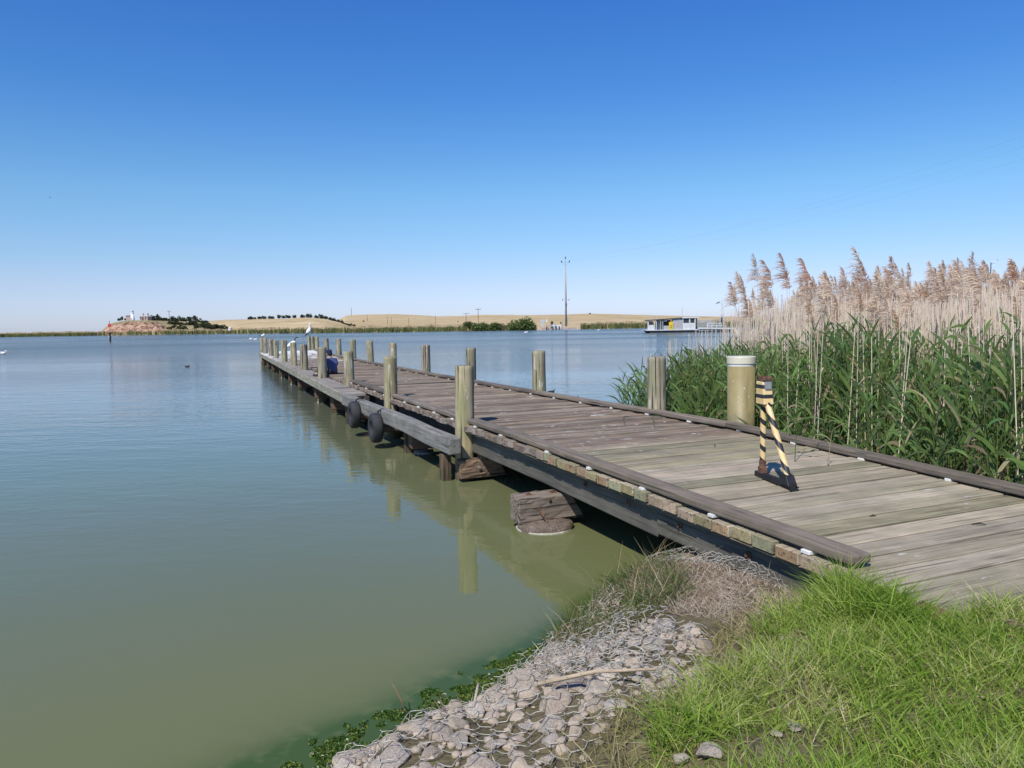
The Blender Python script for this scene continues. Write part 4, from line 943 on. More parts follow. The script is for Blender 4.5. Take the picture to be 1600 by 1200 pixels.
tag(accL.build('reeds', M_LEAF), 'dense bed of tall green reeds growing along the right side of the jetty', 'reeds', kind='stuff')
# dead canes standing above and among the green
P, e, pc = bed(70000, (1.6, 3.4), (19., 25.), lambda x, y, e, pc: np.where(e < 2.4, .07, 1.) * np.interp(pc, [960, 1140, 1190, 1300, 1400], [.03, .07, .26, .65, 1.]) * np.where(y < 8, .7, 1))
N = len(P); zb = np.maximum(ground_z(P[:, 0], P[:, 1]), 0)
Ht = 1.50 + .5 * vnoise(P[:, 0], P[:, 1], 1.6, 54) + rng.uniform(0, .45, N) + .05 * np.clip(P[:, 1] - 7, 0, 12); Ht *= np.clip((pc - 640) / 560, .75, 1.0)
lean = rng.normal(0, .045, (N, 2)) + np.array([[-.02, .0]]); base = np.column_stack([P, zb]); tip = base + np.column_stack([lean * Ht[:, None], Ht])
cs = vary((.84, .70, .55), N, .16, .05)
prisms(accS, base, tip, .0062, .0038, cs, 3)
for f in (.35, .55, .75):
    k = np.where(rng.uniform(0, 1, N) < .5)[0]; p = base[k] + (tip - base)[k] * (f + rng.uniform(-.1, .1, len(k)))[:, None]; a = rng.uniform(0, 2 * pi, len(k))
    ribbons(accS, p, np.stack([np.cos(a) * .5, np.sin(a) * .5, np.ones(len(k))], 1), rng.uniform(.12, .3, len(k)), .011, np.stack([np.cos(a) * .3, np.sin(a) * .3, -rng.uniform(.1, 1., len(k))], 1), vary((.72, .60, .45), len(k), .25), 2, (.6, 1., .1))
tag(accS.build('dead_reeds', M_STRAW), 'straw coloured dead reed canes standing above the green reeds', 'dead reeds', kind='stuff')
# plumes
P, e, pc = bed(9000, (2., 5.), (19., 25.), lambda x, y, e, pc: np.where(e < 2.2, 0., .17) * np.clip((pc - 1120) / 260, 0.05, 1) * (pc > 1125))
extra = [(1148, 470, 14), (1163, 452, 14.5), (1183, 430, 14), (1206, 440, 13.5), (1228, 430, 13.2), (1233, 445, 14.4), (1262, 437, 13), (1270, 445, 14), (1293, 455, 14), (1322, 440, 13.5), (1345, 425, 12), (1352, 432, 12.2), (1170, 490, 14), (1250, 475, 15), (1395, 432, 12.5), (1462, 438, 12), (1520, 430, 12.5), (1587, 432, 11.5)]
N = len(P); zb = np.maximum(ground_z(P[:, 0], P[:, 1]), 0)
tops = zb + 1.60 + .62 * rng.uniform(0, 1, N) ** 1.5 + .075 * np.clip(P[:, 1] - 6, 0, 12)
bx = np.concatenate([P[:, 0], [W(a, b, D)[0] for a, b, D in extra]]); by = np.concatenate([P[:, 1], [D for a, b, D in extra]]); tz = np.concatenate([tops, [W(a, b, D)[2] for a, b, D in extra]])
N = len(bx); ln = rng.normal(0, .05, (N, 2)) + np.array([[.03, 0]]); tp_ = np.column_stack([bx, by, tz]); bs_ = np.column_stack([bx + ln[:, 0] * tz, by + ln[:, 1] * tz, np.full(N, .05)])
prisms(accP, bs_, tp_, .006, .003, vary((.74, .60, .46), N, .2), 3)
per = 130; idx = np.repeat(np.arange(N), per); M_ = len(idx); u_ = rng.uniform(0, 1, M_)
big = rng.uniform(.75, 1.25, N); big[-len(extra):] *= 1.15; hgt = .37 * big
wind = np.column_stack([-np.abs(rng.normal(.5, .25, N)), rng.normal(0, .25, N)])
ax = tp_[idx] + np.column_stack([wind[idx] * (hgt[idx] * .35 * u_ ** 2)[:, None], hgt[idx] * (u_ - .25) * .95])
a = rng.uniform(0, 2 * pi, M_); sp_ = (1 - u_) * 1.15 + .3
d = np.column_stack([np.cos(a) * .55 * sp_ + wind[idx, 0] * .5, np.sin(a) * .55 * sp_ + wind[idx, 1] * .5, np.full(M_, .75)])
L = hgt[idx] * (.22 + .34 * (1 - u_)) * rng.uniform(.6, 1.2, M_)
tone = rng.uniform(0, 1, (N, 1)); ct = np.array([[.86, .74, .59]]) * tone + np.array([[.72, .53, .37]]) * (1 - tone)
ct[-len(extra):] = np.where(rng.uniform(0, 1, (len(extra), 1)) < .5, np.array([[.70, .47, .33]]), np.array([[.80, .66, .54]]))
ribbons(accP, ax, d, L, rng.uniform(.006, .013, M_), np.column_stack([wind[idx] * .5, -rng.uniform(.3, 1.0, M_)]), ct[idx] * rng.uniform(.75, 1.25, (M_, 1)), 3, (.35, 1., .8, .15))
tag(accP.build('reed_plumes', M_PLUME), 'feathery tan and brown plumes nodding on the dead reeds', 'reed plumes', kind='stuff')
# single reeds growing up through the deck edge
def shoot(px, py, h, label, dead=False):
    q = at(px, py, ZD); s_, n_ = loc(q); z = zdeck(s_); acc = Acc(); b = np.array([[q[0], q[1], z]]); tip = b + np.array([[rng.normal(0, .03), rng.normal(0, .03), h]])
    gc = (.48, .38, .26) if dead else (.10, .16, .04)
    prisms(acc, b, tip, .005, .0025, vary(gc, 1)); m = max(3, int(h * 9)); f = rng.uniform(.3, 1, m); a = rng.uniform(0, 6.28, m)
    ribbons(acc, b + (tip - b) * f[:, None], np.stack([np.cos(a), np.sin(a), np.full(m, 1.1)], 1), rng.uniform(.25, .45, m) * min(1, h + .25), .02 if h > .4 else .01, np.stack([np.cos(a) * .2, np.sin(a) * .2, -rng.uniform(.2, .9, m)], 1), vary((.46, .36, .22) if dead else (.08, .15, .03), m), 4)
    return tag(acc.build('reed_shoot', M_LEAF), label, 'reed')
shoot(1242, 716, .95, 'tall single reed rising through the deck behind the striped stand'); shoot(1023, 668, .17, 'short green shoot between deck planks below the pale split post')
shoot(977, 664, .10, 'tiny dark tuft growing between deck planks farther along the kerb'); shoot(1293, 722, .35, 'pale broken reed bent over the right kerb', True); shoot(1232, 690, .45, 'pale dry reed leaning beside the striped stand', True)
# small litter on the deck
def litter(px, py, L, az, col, label):
    q = at(px, py, ZD); s_, _ = loc(q); z = zdeck(s_) + .004; mb = MB(); dx, dy = cos(az) * L / 2, sin(az) * L / 2
    mb.tube([(q[0] - dx, q[1] - dy, z), (q[0], q[1], z + .012), (q[0] + dx, q[1] + dy, z + .004)], [.004, .007, .003], 6, col); return tag(mb.build('dead_leaf', M_DRYST), label, 'dead leaf')
litter(1530, 803, .09, -.4, (.05, .04, .035), 'dark curled leaf on the deck planks at the right edge'); litter(1364, 793, .06, .3, (.08, .06, .05), 'small dark leaf scrap in the middle of the deck'); litter(1117, 695, .06, 1.2, (.07, .05, .04), 'thin twig scrap on the deck left of the striped stand')

# ================================================================== far shore: bushes, poles, lighthouse, ferry, landing
M_FOL = leafmat('shrub_leaves', .25, .7, .2); M_BARK = paint('bark', (.16, .12, .09), .95, .3, 4.)
def crown_mesh(name, n, leaf, col, seed, lumps=7, flat=.75):
    r_ = np.random.default_rng(seed); C_ = norm(r_.normal(0, 1, (lumps, 3))) * r_.uniform(.25, .62, (lumps, 1)); C_[:, 2] = np.abs(C_[:, 2]) * .8 + .22; rad_ = r_.uniform(.30, .52, lumps)
    k = r_.integers(0, lumps, n); p = C_[k] + norm(r_.normal(0, 1, (n, 3))) * (rad_[k] * r_.uniform(.55, 1.06, n) ** .6)[:, None]
    p[:, 2] = np.abs(p[:, 2]); p[:, :2] *= .78; nrm = norm(p - C_[k] + r_.normal(0, .5, (n, 3)))
    a = norm(np.cross(nrm, r_.normal(0, 1, (n, 3)))); b = np.cross(nrm, a); s_ = leaf * r_.uniform(.5, 1.2, (n, 1))
    V = np.stack([p - a * s_ * .5 - b * s_ * .35, p + a * s_ * .5 - b * s_ * .3, p + a * s_ * .4 + b * s_ * .4, p - a * s_ * .45 + b * s_ * .35], 1).reshape(-1, 3)
    lump_t = r_.uniform(.75, 1.3, lumps)[k][:, None]
    c = np.array(col)[None] * lump_t * (1 + r_.uniform(-.3, .3, (n, 1)))
    o = np_mesh(name, V, np.arange(4 * n).reshape(-1, 4), c, M_FOL); me = o.data; bpy.data.objects.remove(o); return me
DK, OL, GR_, BR = (.045, .055, .030), (.055, .062, .026), (.085, .115, .032), (.075, .060, .035)
CM = [crown_mesh('shrub', 420, .16, DK, 1), crown_mesh('shrub', 420, .16, (.052, .060, .034), 2), crown_mesh('shrub', 420, .15, OL, 3), crown_mesh('shrub', 420, .15, (.06, .055, .03), 4), crown_mesh('shrub', 420, .16, (.045, .058, .024), 5)]
def bush(px, yb, wp, hp, D, label, group, k, name='shrub', cat='shrub'):
    o = bpy.data.objects.new(name, CM[k % 5]); COL.objects.link(o); P = W(px, yb, D); m = mpp(D)
    o.location = P; o.scale = (wp * m * .74, wp * m * .74, hp * m * .98); o.rotation_euler = (0, 0, (px * 1.7) % 6.28); return tag(o, label, cat, group)
HB = [(186, 500.5, 5, 4), (191, 500, 5, 6), (197, 500, 5, 4), (239, 501, 11, 9), (246.5, 500, 7, 11), (253, 503, 15, 8), (262, 505, 16, 10), (270, 501, 10, 7), (279, 502, 9, 9), (288, 503, 13, 8), (296, 501, 9, 8), (304, 502, 9, 9),
      (311, 506, 14, 9), (282, 517.5, 21, 12), (305, 517, 9, 5), (264, 515.5, 9, 6), (319, 511, 20, 10), (329, 514.5, 18, 9), (339, 513, 16, 8), (348, 513.5, 13, 7), (297, 510, 17, 9), (276, 508, 15, 8), (226, 507, 5, 4), (234, 509, 5, 4.5), (241, 510, 4, 4), (246, 511.5, 4, 3.5), (256, 513.5, 4, 3.5), (355, 515, 9, 5)]
HB = [(x, y, a * 1.22, b * 1.08) for x, y, a, b in HB] + [(x, y, a, b) for x, y, a, b in [(268, 507, 13, 7), (284, 509, 12, 6), (301, 507, 15, 8), (308, 512, 14, 8), (320, 507, 13, 7), (272, 512, 9, 5), (249, 505.5, 10, 5), (343, 515.5, 15, 6), (322, 516.5, 13, 5), (257, 509, 7, 4)]]
HB.sort(key=lambda q: q[0])
for j, (x, y, a, b) in enumerate(HB):
    where = 'left of the lighthouse' if x < 203 else ('below the cottage' if x < 236 else ('right of the cottage' if x < 262 else 'on the slope of the headland'))
    Dv = 466 if y < 502.5 else (455 if y < 507 else (444 if y < 511 else 431))
    bush(x, y + .6, a, b, Dv, 'dark shrub %s, number %d from the left' % (where, j + 1) if j >= len(ORD) else 'dark shrub %s, %s from the left' % (where, ORD[j]), 'shrubs on the headland', j * 3 + (2 if y > 509 else 0))
HT = [(391, 499, 12, 5), (398.5, 499, 6, 4), (405, 498.8, 8, 5.5), (412, 498.6, 9, 5.5), (424, 498.2, 11, 5), (436, 497.4, 7, 7), (442, 497.3, 7, 5), (450, 497.2, 11, 5.5), (460, 497, 8, 6), (472, 496.6, 11, 5.5), (483, 496.8, 11, 7.5), (494, 497.3, 9, 6), (501, 498, 9, 8), (508, 499, 11, 6), (516, 501, 10, 6.5), (522, 504, 13, 7.5), (531, 507.5, 14, 9), (539, 509.5, 12, 6.5), (547, 510, 10, 5), (554, 509.8, 7, 3.5)]
for j, (x, y, a, b) in enumerate(HT):
    bush(x, y, a, b, 556 if j < 15 else 540 - 8 * (j - 15), 'round dark tree in the row along the hill crest, %s from the left' % ORD[j], 'trees in a row on the dry hill', [0, 1, 4][j % 3], 'crest_tree', 'tree')
def big_bush(name, px, yb, wp, hp, D, col, n, leaf, seed, label, cat='shrub', lumps=12):
    P = W(px, yb, D); m = mpp(D); T = thing(name, label, cat, P, seed)
    me = crown_mesh('crown', n, leaf, col, seed, lumps); o = bpy.data.objects.new('crown', me); COL.objects.link(o); o.parent = T; o.scale = (wp * m * .6, wp * m * .6, hp * m * .92)
    mb = MB()
    for k in range(4):
        a = k * 1.6 + seed; q = wp * m * .18; mb.tube([(0, 0, -.3), (cos(a) * q * .5, sin(a) * q * .5, hp * m * .25), (cos(a) * q, sin(a) * q, hp * m * .6)], [.16, .1, .04], 6)
    mb.build('trunk', M_BARK, T); return T
big_bush('waterside_shrub', 733, 513, 27, 14, 322, (.12, .135, .05), 1300, .12, 21, 'olive shrub at the left end of the green thicket on the far bank')
big_bush('waterside_shrub', 752, 518.5, 38, 16, 315, (.13, .165, .05), 1700, .11, 22, 'green shrub with drooping foliage in the middle of the far thicket')
big_bush('waterside_shrub', 773, 518.5, 34, 17, 314, (.12, .15, .048), 1700, .11, 23, 'dense green shrub at the right end of the far thicket')
big_bush('bare_shrub', 787, 518, 12, 14, 312, (.22, .17, .13), 420, .10, 24, 'dry brown bare shrub between the thicket and the round willow', lumps=5)
big_bush('willow_tree', 816, 519, 54, 25, 308, (.11, .145, .045), 3000, .09, 25, 'large rounded green tree overhanging the far water edge', 'tree', 18)
big_bush('waterside_shrub', 862, 506.5, 9, 6, 322, (.14, .15, .04), 300, .16, 26, 'small yellow green bush behind the dark car', lumps=4)
for j, (x, y) in enumerate([(676, 499.5), (669, 504), (716, 505), (922, 491), (568, 502.5), (946, 495)]):
    bush(x, y, 3.5, 2.4 if j != 2 else 4, 900 if j not in (2, 4) else 640, 'tiny dark bush alone on the dry far hill, %s of six from the left' % ORD[[3, 2, 4, 5, 0, 1].index(j) if j in (0, 1, 2, 3, 4, 5) else 0] if False else
         ['small dark bush below the skyline left of the big crossarm poles', 'small dark bush just under another on the middle of the hill', 'upright dark bush near the left edge of the thicket', 'dark speck of a bush on the skyline right of the tall pole', 'low scrub at the foot of the sandy hillside', 'tiny dark bush on the hill right of the tall pole'][j], 'scattered bushes on the dry hills', j)
# power poles
M_POLE = paint('pole_timber', (.16, .13, .105), .9, .2, 3.)
def pole(px, yb, yt, D, label, arm=0., r_=.16, grp='power poles across the dry hills'):
    P = W(px, yb, D); h = W(px, yt, D)[2] - P[2]; T = thing('power_pole', label, 'power pole', P, 0, grp)
    mb = MB(); mb.tube([(0, 0, -.5), (0, 0, h)], [r_, r_ * .7], 8); mb.build('shaft', M_POLE, T)
    if arm:
        mb = MB(); mb.box((0, 0, h * .90), (arm, .22, .22)); mb.build('crossarm', M_POLE, T)
        for k in (-1, 1):
            mb = MB(); mb.tube([(k * arm * .45, 0, h * .9 + .1), (k * arm * .45, 0, h * .9 + .55)], .12, 6); mb.build('insulator', M_GALV, T)
pole(264.6, 500, 485.5, 470, 'lone power pole among the headland shrubs', 1.6); pole(549.3, 492.5, 480.5, 960, 'thin mast on the left summit of the big dry hill', 0, .28)
for x, a, b, l in [(574, 501, 491.5, 'leftmost small pole on the big dry hillside'), (605.5, 506, 495, 'left one of the close pair of small poles on the dry hillside'), (611.5, 506.5, 496, 'right one of the close pair of small poles on the dry hillside'), (638.5, 507, 496.5, 'small pole standing alone right of the pair of poles'), (680.5, 506, 493, 'small pole rising to the skyline in the middle of the dry hill')]:
    pole(x, a, b, 560, l, 0, .17)
pole(728.5, 505, 488.5, 520, 'crossarm pole behind the left end of the green thicket', 4.4, .2); pole(747.5, 507, 481, 400, 'taller crossarm pole behind the middle of the green thicket', 2.5, .16)
# tall river-crossing pole
P = W(884.5, 508, 318); T = thing('transmission_pole', 'very tall tapered pale pole with insulators standing by the boat landing', 'power pole', P, 0); h = W(882.5, 402, 318)[2] - P[2]
M_TALL = paint('tall_pole', (.40, .37, .34), .7, .12, 2.)
mb = MB(); mb.tube([(0, 0, -.5), (0, 0, h * .45), (0, 0, h * .88)], [.42, .36, .22], 14); mb.build('shaft', M_TALL, T, smooth=True)
mb = MB(); mb.tube([(.75, .3, -.5), (.35, .1, h * .12), (.2, 0, h * .2)], .11, 8); mb.build('brace', M_TALL, T)
mb = MB(); mb.tube([(0, 0, h * .88), (0, 0, h * .985)], .08, 8); mb.bar((-1.6, 0, h * .925), (1.6, 0, h * .925), .12); mb.bar((0, 0, h * .88), (-1.6, 0, h * .925), .09); mb.bar((0, 0, h * .88), (1.6, 0, h * .925), .09); mb.build('top_frame', M_TALL, T)
mb = MB(); mb.bar((-1.5, 0, h * .385), (1.5, 0, h * .385), .1); mb.build('crossarm', M_TALL, T)
M_INS = paint('insulator_brown', (.06, .055, .06), .4, .1)
for x, z in ((-1.6, h * .925), (1.6, h * .925), (0, h * .98)):
    mb = MB(); mb.tube([(x, 0, z), (x, 0, z + .28), (x, 0, z + .8)], [.2, .24, .16], 8); mb.build('insulator', M_INS, T)
for x in (-1.35, 1.35):
    mb = MB(); mb.tube([(x, 0, h * .385), (x, 0, h * .385 - .6)], .14, 8); mb.build('insulator', M_INS, T)
mb = MB(); mb.box((.15, -.4, h * .30), (.5, .5, 1.4)); mb.build('meter_box', M_INS, T)
for k, (dx, dz) in enumerate(((-1.6, h * .925 + .8), (0, h * .98 + .8), (1.6, h * .925 + .8))):
    a_ = Vector(P) + Vector((dx, 0, dz)); b_ = Vector(W(1780, 150 + 22 * k, 120)); pts = [a_.lerp(b_, q) - Vector((0, 0, 16 * q * (1 - q))) for q in np.linspace(0, 1, 14)]
    mb = MB(); mb.tube(pts, .006, 4, cap=False); tag(mb.build('power_line', M_POLE), ['lowest of the thin power lines crossing the sky at the right', 'middle thin power line crossing the sky at the right', 'upper thin power line crossing the sky at the right'][2 - k], 'power line', 'power lines from the tall pole')

# lighthouse and keeper's cottage
DL = 452.; m = mpp(DL); P = W(207.3, 500.6, DL); T = thing('lighthouse', 'small white tapered lighthouse on top of the rocky headland', 'lighthouse', P)
M_LWH = paint('lighthouse_white', (.80, .79, .77), .6, .04, 1.); hL = 16.8 * m
mb = MB(); mb.tube([(0, 0, -.6), (0, 0, hL * .1), (0, 0, hL * .66)], [1.32, 1.2, .78], 20); mb.build('tower', M_LWH, T, smooth=True)
mb = MB(); mb.tube([(0, 0, hL * .66), (0, 0, hL * .69), (0, 0, hL * .72)], [.85, 1.02, 1.0], 20); mb.build('gallery', M_LWH, T)
mb = MB(); mb.tube([(0, 0, hL * .72), (0, 0, hL * .88)], .66, 14); ln_ = mb.build('lantern', M_LWH, T)
mb = MB()
for k in range(6): a = k * pi / 3; mb.box((.665 * cos(a), .665 * sin(a), hL * .81), (.06, .36, hL * .1), rz=a)
mb.build('pane', paint('lantern_glass', (.2, .24, .28), .1, .05), ln_)
mb = MB(); mb.tube([(0, 0, hL * .88), (0, 0, hL * .93), (0, 0, hL * .97), (0, 0, hL)], [.74, .55, .2, .06], 14); mb.build('dome', M_LWH, T, smooth=True)
mb = MB(); mb.box((-.35, -1.16, hL * .12), (.5, .2, 1.3), rz=0); mb.build('door', paint('lighthouse_door', (.25, .28, .3), .6), T)
DC = 458.; m = mpp(DC); P = W(224.5, 501, DC); T = thing('cottage', 'pinkish stone cottage with pale hipped roof beside the lighthouse', 'house', P, R(-18))
wd, dp, hw = 15.5 * m, 9 * m, 6.3 * m; M_STW = paint('cottage_stone', (.46, .33, .27), .9, .15, 1.2)
mb = MB(); mb.box((0, dp / 2, hw / 2 - .5), (wd, dp, hw + 1)); mb.build('wall', M_STW, T)
mb = MB(); e = .3; q = 1.9 * m; mb.add([(-wd / 2 - e, -e, hw), (wd / 2 + e, -e, hw), (wd / 2 + e, dp + e, hw), (-wd / 2 - e, dp + e, hw), (-wd / 2 + dp * .4, dp / 2, hw + q), (wd / 2 - dp * .4, dp / 2, hw + q)], [(0, 1, 5, 4), (1, 2, 5), (2, 3, 4, 5), (3, 0, 4), (3, 2, 1, 0)]); rf = mb.build('roof', paint('iron_roof', (.46, .45, .44), .5, .08), T)
for x in (wd * .28, -wd * .3):
    mb = MB(); mb.box((x, dp * .5, hw + q + .35), (.7, .6, 1.7)); mb.build('chimney', M_STW, rf)
M_DARKW = paint('dark_window', (.04, .045, .05), .2, .05)
for x, w_, z, h_ in ((-wd * .32, .75, hw * .55, 1.3), (-wd * .08, .9, hw * .42, 2.0), (wd * .26, .75, hw * .55, 1.3)):
    mb = MB(); mb.box((x, -.02, z), (w_, .08, h_)); mb.build('window' if h_ < 2 else 'door', M_DARKW, T)
P = W(202.3, 500, 462); T = thing('shed', 'low pale shed roof showing behind the left of the lighthouse', 'shed', P); mb = MB(); mb.box((0, 0, .9), (3.0, 2.5, 2.6)); mb.build('wall', M_STW, T)
mb = MB(); mb.add([(-1.7, -1.5, 2.2), (1.7, -1.5, 2.2), (1.7, 1.5, 2.2), (-1.7, 1.5, 2.2), (-1.7, 0, 3.0), (1.7, 0, 3.0)], [(0, 1, 5, 4), (2, 3, 4, 5), (1, 2, 5), (3, 0, 4), (3, 2, 1, 0)]); mb.build('roof', M_GALV, T)
P = W(359, 516.5, 398); T = thing('hut', 'tiny white hut at the right foot of the headland', 'hut', P); mb = MB(); mb.box((0, 0, .6), (1.3, 1.2, 1.4)); mb.build('wall', M_WHITE, T); mb = MB(); mb.add([(-.8, -.7, 1.3), (.8, -.7, 1.3), (.8, .7, 1.3), (-.8, .7, 1.3), (0, 0, 1.9)], [(0, 1, 4), (1, 2, 4), (2, 3, 4), (3, 0, 4), (3, 2, 1, 0)]); mb.build('roof', M_WHITE, T)

# channel marker
DM = 2.2 * F / (533.8 - (HOR + (800 - 172) * tan(ROLL))); m = mpp(DM); P = W(172.5, 533.8, DM); T = thing('channel_marker', 'black pile in the water carrying a red square daymark on a thin rod', 'channel marker', P)
mb = MB(); mb.tube([(0, 0, -1), (0, 0, 13.8 * m)], 1.25 * m, 14); mb.build('pile', M_BLACK, T)
M_RED = paint('marker_red', (.62, .05, .03), .5, .06); mb = MB(); mb.tube([(.3 * m, 0, 13.5 * m), (.3 * m, 0, 30.5 * m)], .42 * m, 8); mb.build('rod', paint('marker_rod', (.38, .12, .09), .6), T)
mb = MB(); mb.box((.3 * m, -.5 * m, 25.2 * m), (4.8 * m, .5 * m, 5. * m)); mb.build('daymark', M_RED, T, bevel=.03)
mb = MB(); mb.box((-1.5 * m, -.3 * m, 7.5 * m), (1.1 * m, .5 * m, 2 * m)); mb.build('sign_plate', M_WHITE, T)
mb = MB(); mb.tube([(.3 * m, 0, 30.5 * m), (.3 * m, 0, 31.6 * m)], .7 * m, 8); mb.build('light', M_BLACK, T)

# concrete strip where the deck meets the path
q0, q1 = g2(1525, 950, .66), g2(1800, 925, .66); mb = MB(); a_ = math.atan2(q1[1] - q0[1], q1[0] - q0[0]); mb.box(((q0[0] + q1[0]) / 2, (q0[1] + q1[1]) / 2, .60), (math.hypot(q1[0] - q0[0], q1[1] - q0[1]), .10, .16), rz=a_)
tag(mb.build('concrete_strip', paint('grey_concrete', (.36, .33, .28), .9, .15, 12.), bevel=.008), 'pale grey concrete strip in the grass just off the end of the deck', 'concrete strip')

# cable ferry
DF = 168.; m = mpp(DF); yw = 519.2; P = W(1075, yw, DF); ZW = -P[2]
T = thing('ferry', 'flat car ferry with white wheelhouse, grey shelter and yellow sign board', 'ferry', (P[0], P[1], 0), R(-1.0))
fx = lambda p: (p - 1075) * m
fz = lambda y: (yw - y) * m
M_FW = paint('ferry_white', (.66, .66, .64), .6, .1, 1.5); M_FG = paint('ferry_grey', (.40, .41, .41), .6, .1); M_FD = paint('ferry_dark', (.05, .055, .065), .5, .1); M_YEL = paint('sign_yellow', (.80, .55, .02), .5, .05)
def fbox(mb, x0, x1, y0, y1, d0, d1): return mb.box(((fx(x0) + fx(x1)) / 2, (d0 + d1) / 2, (fz(y0) + fz(y1)) / 2), (abs(fx(x1) - fx(x0)), d1 - d0, abs(fz(y1) - fz(y0))))
mb = MB(); mb.hexa([(fx(1016), -3.4, -.3), (fx(1084), -3.4, -.3), (fx(1084), 3.4, -.3), (fx(1016), 3.4, -.3), (fx(1009), -3.5, fz(515.6)), (fx(1085), -3.5, fz(515.6)), (fx(1085), 3.5, fz(515.6)), (fx(1009), 3.5, fz(515.6))]); fbox(mb, 1085.2, 1143, 519.5, 516.6, -3.2, 3.2); mb.build('hull', M_FD, T)
mb = MB(); fbox(mb, 1006, 1085, 515.5, 514.3, -3.7, 3.7); mb.build('deck', M_FW, T)
mb = MB(); mb.hexa([(fx(1007.5), -3.6, fz(500.6)), (fx(1062), -3.6, fz(498)), (fx(1062), -.4, fz(498)), (fx(1007.5), -.4, fz(500.6)), (fx(1007.5), -3.6, fz(499)), (fx(1062), -3.6, fz(496.2)), (fx(1062), -.4, fz(496.2)), (fx(1007.5), -.4, fz(499))]); mb.build('roof', M_FD, T)
mb = MB(); fbox(mb, 1008.3, 1018, 514.2, 506.8, -3.4, -3.3); fbox(mb, 1008.3, 1010, 506.8, 500.8, -3.42, -3.3); mb.build('side_panel', M_FW, T)
mb = MB(); fbox(mb, 1010.2, 1016, 506.7, 501, -3.38, -3.3); mb.build('window', M_DARKW, T)
for x in (1018.4, 1021, 1027.5, 1031):
    mb = MB(); fbox(mb, x, x + .9, 514.2, 500.3, -3.45, -3.3); mb.build('post', M_FW if x < 1025 else M_FG, T)
mb = MB(); fbox(mb, 1023, 1032.5, 514.2, 499.6, -1.9, -1.7); fbox(mb, 1046.5, 1061, 514.2, 498.5, -3.4, -2.); fbox(mb, 1033, 1041, 514.2, 508.3, -3.3, -2.4); mb.build('wall', M_FG, T)
mb = MB(); fbox(mb, 1032.5, 1046.5, 508, 499.4, -1.2, -1.); mb.build('wall', M_FD, T)
mb = MB(); fbox(mb, 1033.5, 1038.5, 502, 499.8, -3.1, -2.9); mb.build('hatch', M_FW, T)
mb = MB(); fbox(mb, 1040.6, 1047, 514.1, 502.6, -3.62, -3.55); sg_ = mb.build('sign_board', M_YEL, T)
for y in (508.4, 511.4):
    mb = MB(); fbox(mb, 1042, 1045.6, y + .5, y - .4, -3.65, -3.625); mb.build('lettering', M_FD, sg_)
mb = MB(); fbox(mb, 1052.6, 1055.6, 509.5, 505.8, -3.46, -3.41); mb.build('notice', paint('notice_pink', (.65, .35, .35), .6), T)
mb = MB(); fbox(mb, 1061.5, 1081, 514.2, 504.6, -3.5, -.6); fbox(mb, 1061.5, 1062.6, 504.6, 497.4, -3.5, -.6); fbox(mb, 1071.3, 1073.2, 504.6, 497.4, -3.5, -.6); fbox(mb, 1079.6, 1081, 504.6, 497.4, -3.5, -.6); mb.build('wheelhouse', M_FW, T)
for a, b in ((1062.7, 1071.2), (1073.3, 1079.5)):
    mb = MB(); fbox(mb, a, b, 504.5, 497.5, -3.4, -.7); mb.build('window', M_DARKW, T)
mb = MB(); fbox(mb, 1060.5, 1087, 497.3, 495.6, -3.7, -.4); mb.build('roof', M_FW, T)
mb = MB(); fbox(mb, 1082.3, 1083.8, 514, 497.4, -3.3, -3.1); mb.build('post', M_FD, T)
mb = MB(); mb.hexa([(fx(1085.2), -3.2, fz(513.7)), (fx(1143), -3.2, fz(515.2)), (fx(1143), 3.2, fz(515.2)), (fx(1085.2), 3.2, fz(513.7)), (fx(1085.2), -3.2, fz(511.6)), (fx(1143), -3.2, fz(513.4)), (fx(1143), 3.2, fz(513.4)), (fx(1085.2), 3.2, fz(511.6))]); mb.build('ramp', M_FW, T)
mb = MB(); fbox(mb, 1085.5, 1142, 516.5, 514.6, -3., 3.); mb.build('ramp_frame', M_FG, T)
mb = MB()
for y in (500.5, 504.5, 508.2): mb.bar((fx(1084), 2.9, fz(y)), (fx(1122), 2.9, fz(y)), .09)
for x in np.arange(1084.5, 1122, 1.25): mb.bar((fx(x), 2.9, fz(511.6)), (fx(x), 2.9, fz(500.4)), .07)
mb.build('railing', M_FG, T)
mb = MB()
for y in (505.6, 509.4): mb.bar((fx(1100), -2.9, fz(y)), (fx(1121), -2.9, fz(y)), .13)
for x in (1100, 1107, 1114, 1121): mb.bar((fx(x), -2.9, fz(511.9)), (fx(x), -2.9, fz(505.4)), .13)
mb.build('railing', M_FW, T)
mb = MB()
for k in (-1, 1): mb.bar((fx(1127) + k * .7, k * .5, fz(512)), (fx(1127), 0, fz(492)), .14); mb.bar((fx(1127) - k * .8, k * .5, fz(512)), (fx(1127), 0, fz(493)), .14)
for y in (499, 502, 505.5, 509): mb.bar((fx(1121.5), 0, fz(y)), (fx(1132), 0, fz(y + .6)), .13)
mb.tube([(fx(1127.4), 0, fz(494)), (fx(1127.4), 0, fz(470.5))], .05, 6); mb.build('mast', M_FG, T)
mb = MB(); fbox(mb, 1125.6, 1128.8, 503.5, 497, -.6, .2); mb.build('winch_box', M_FD, T)
for x, a, b in ((1013.5, 500, 488), (1018, 500, 494), (1023.5, 500, 492), (1062.8, 496, 480.5), (1081.5, 496, 487), (1084.6, 496, 485), (1123.8, 496, 476)):
    mb = MB(); mb.tube([(fx(x), -2, fz(a)), (fx(x) + .05, -2, fz(b))], .035, 6); mb.build('antenna', M_FW if x != 1062.8 else M_FG, T)
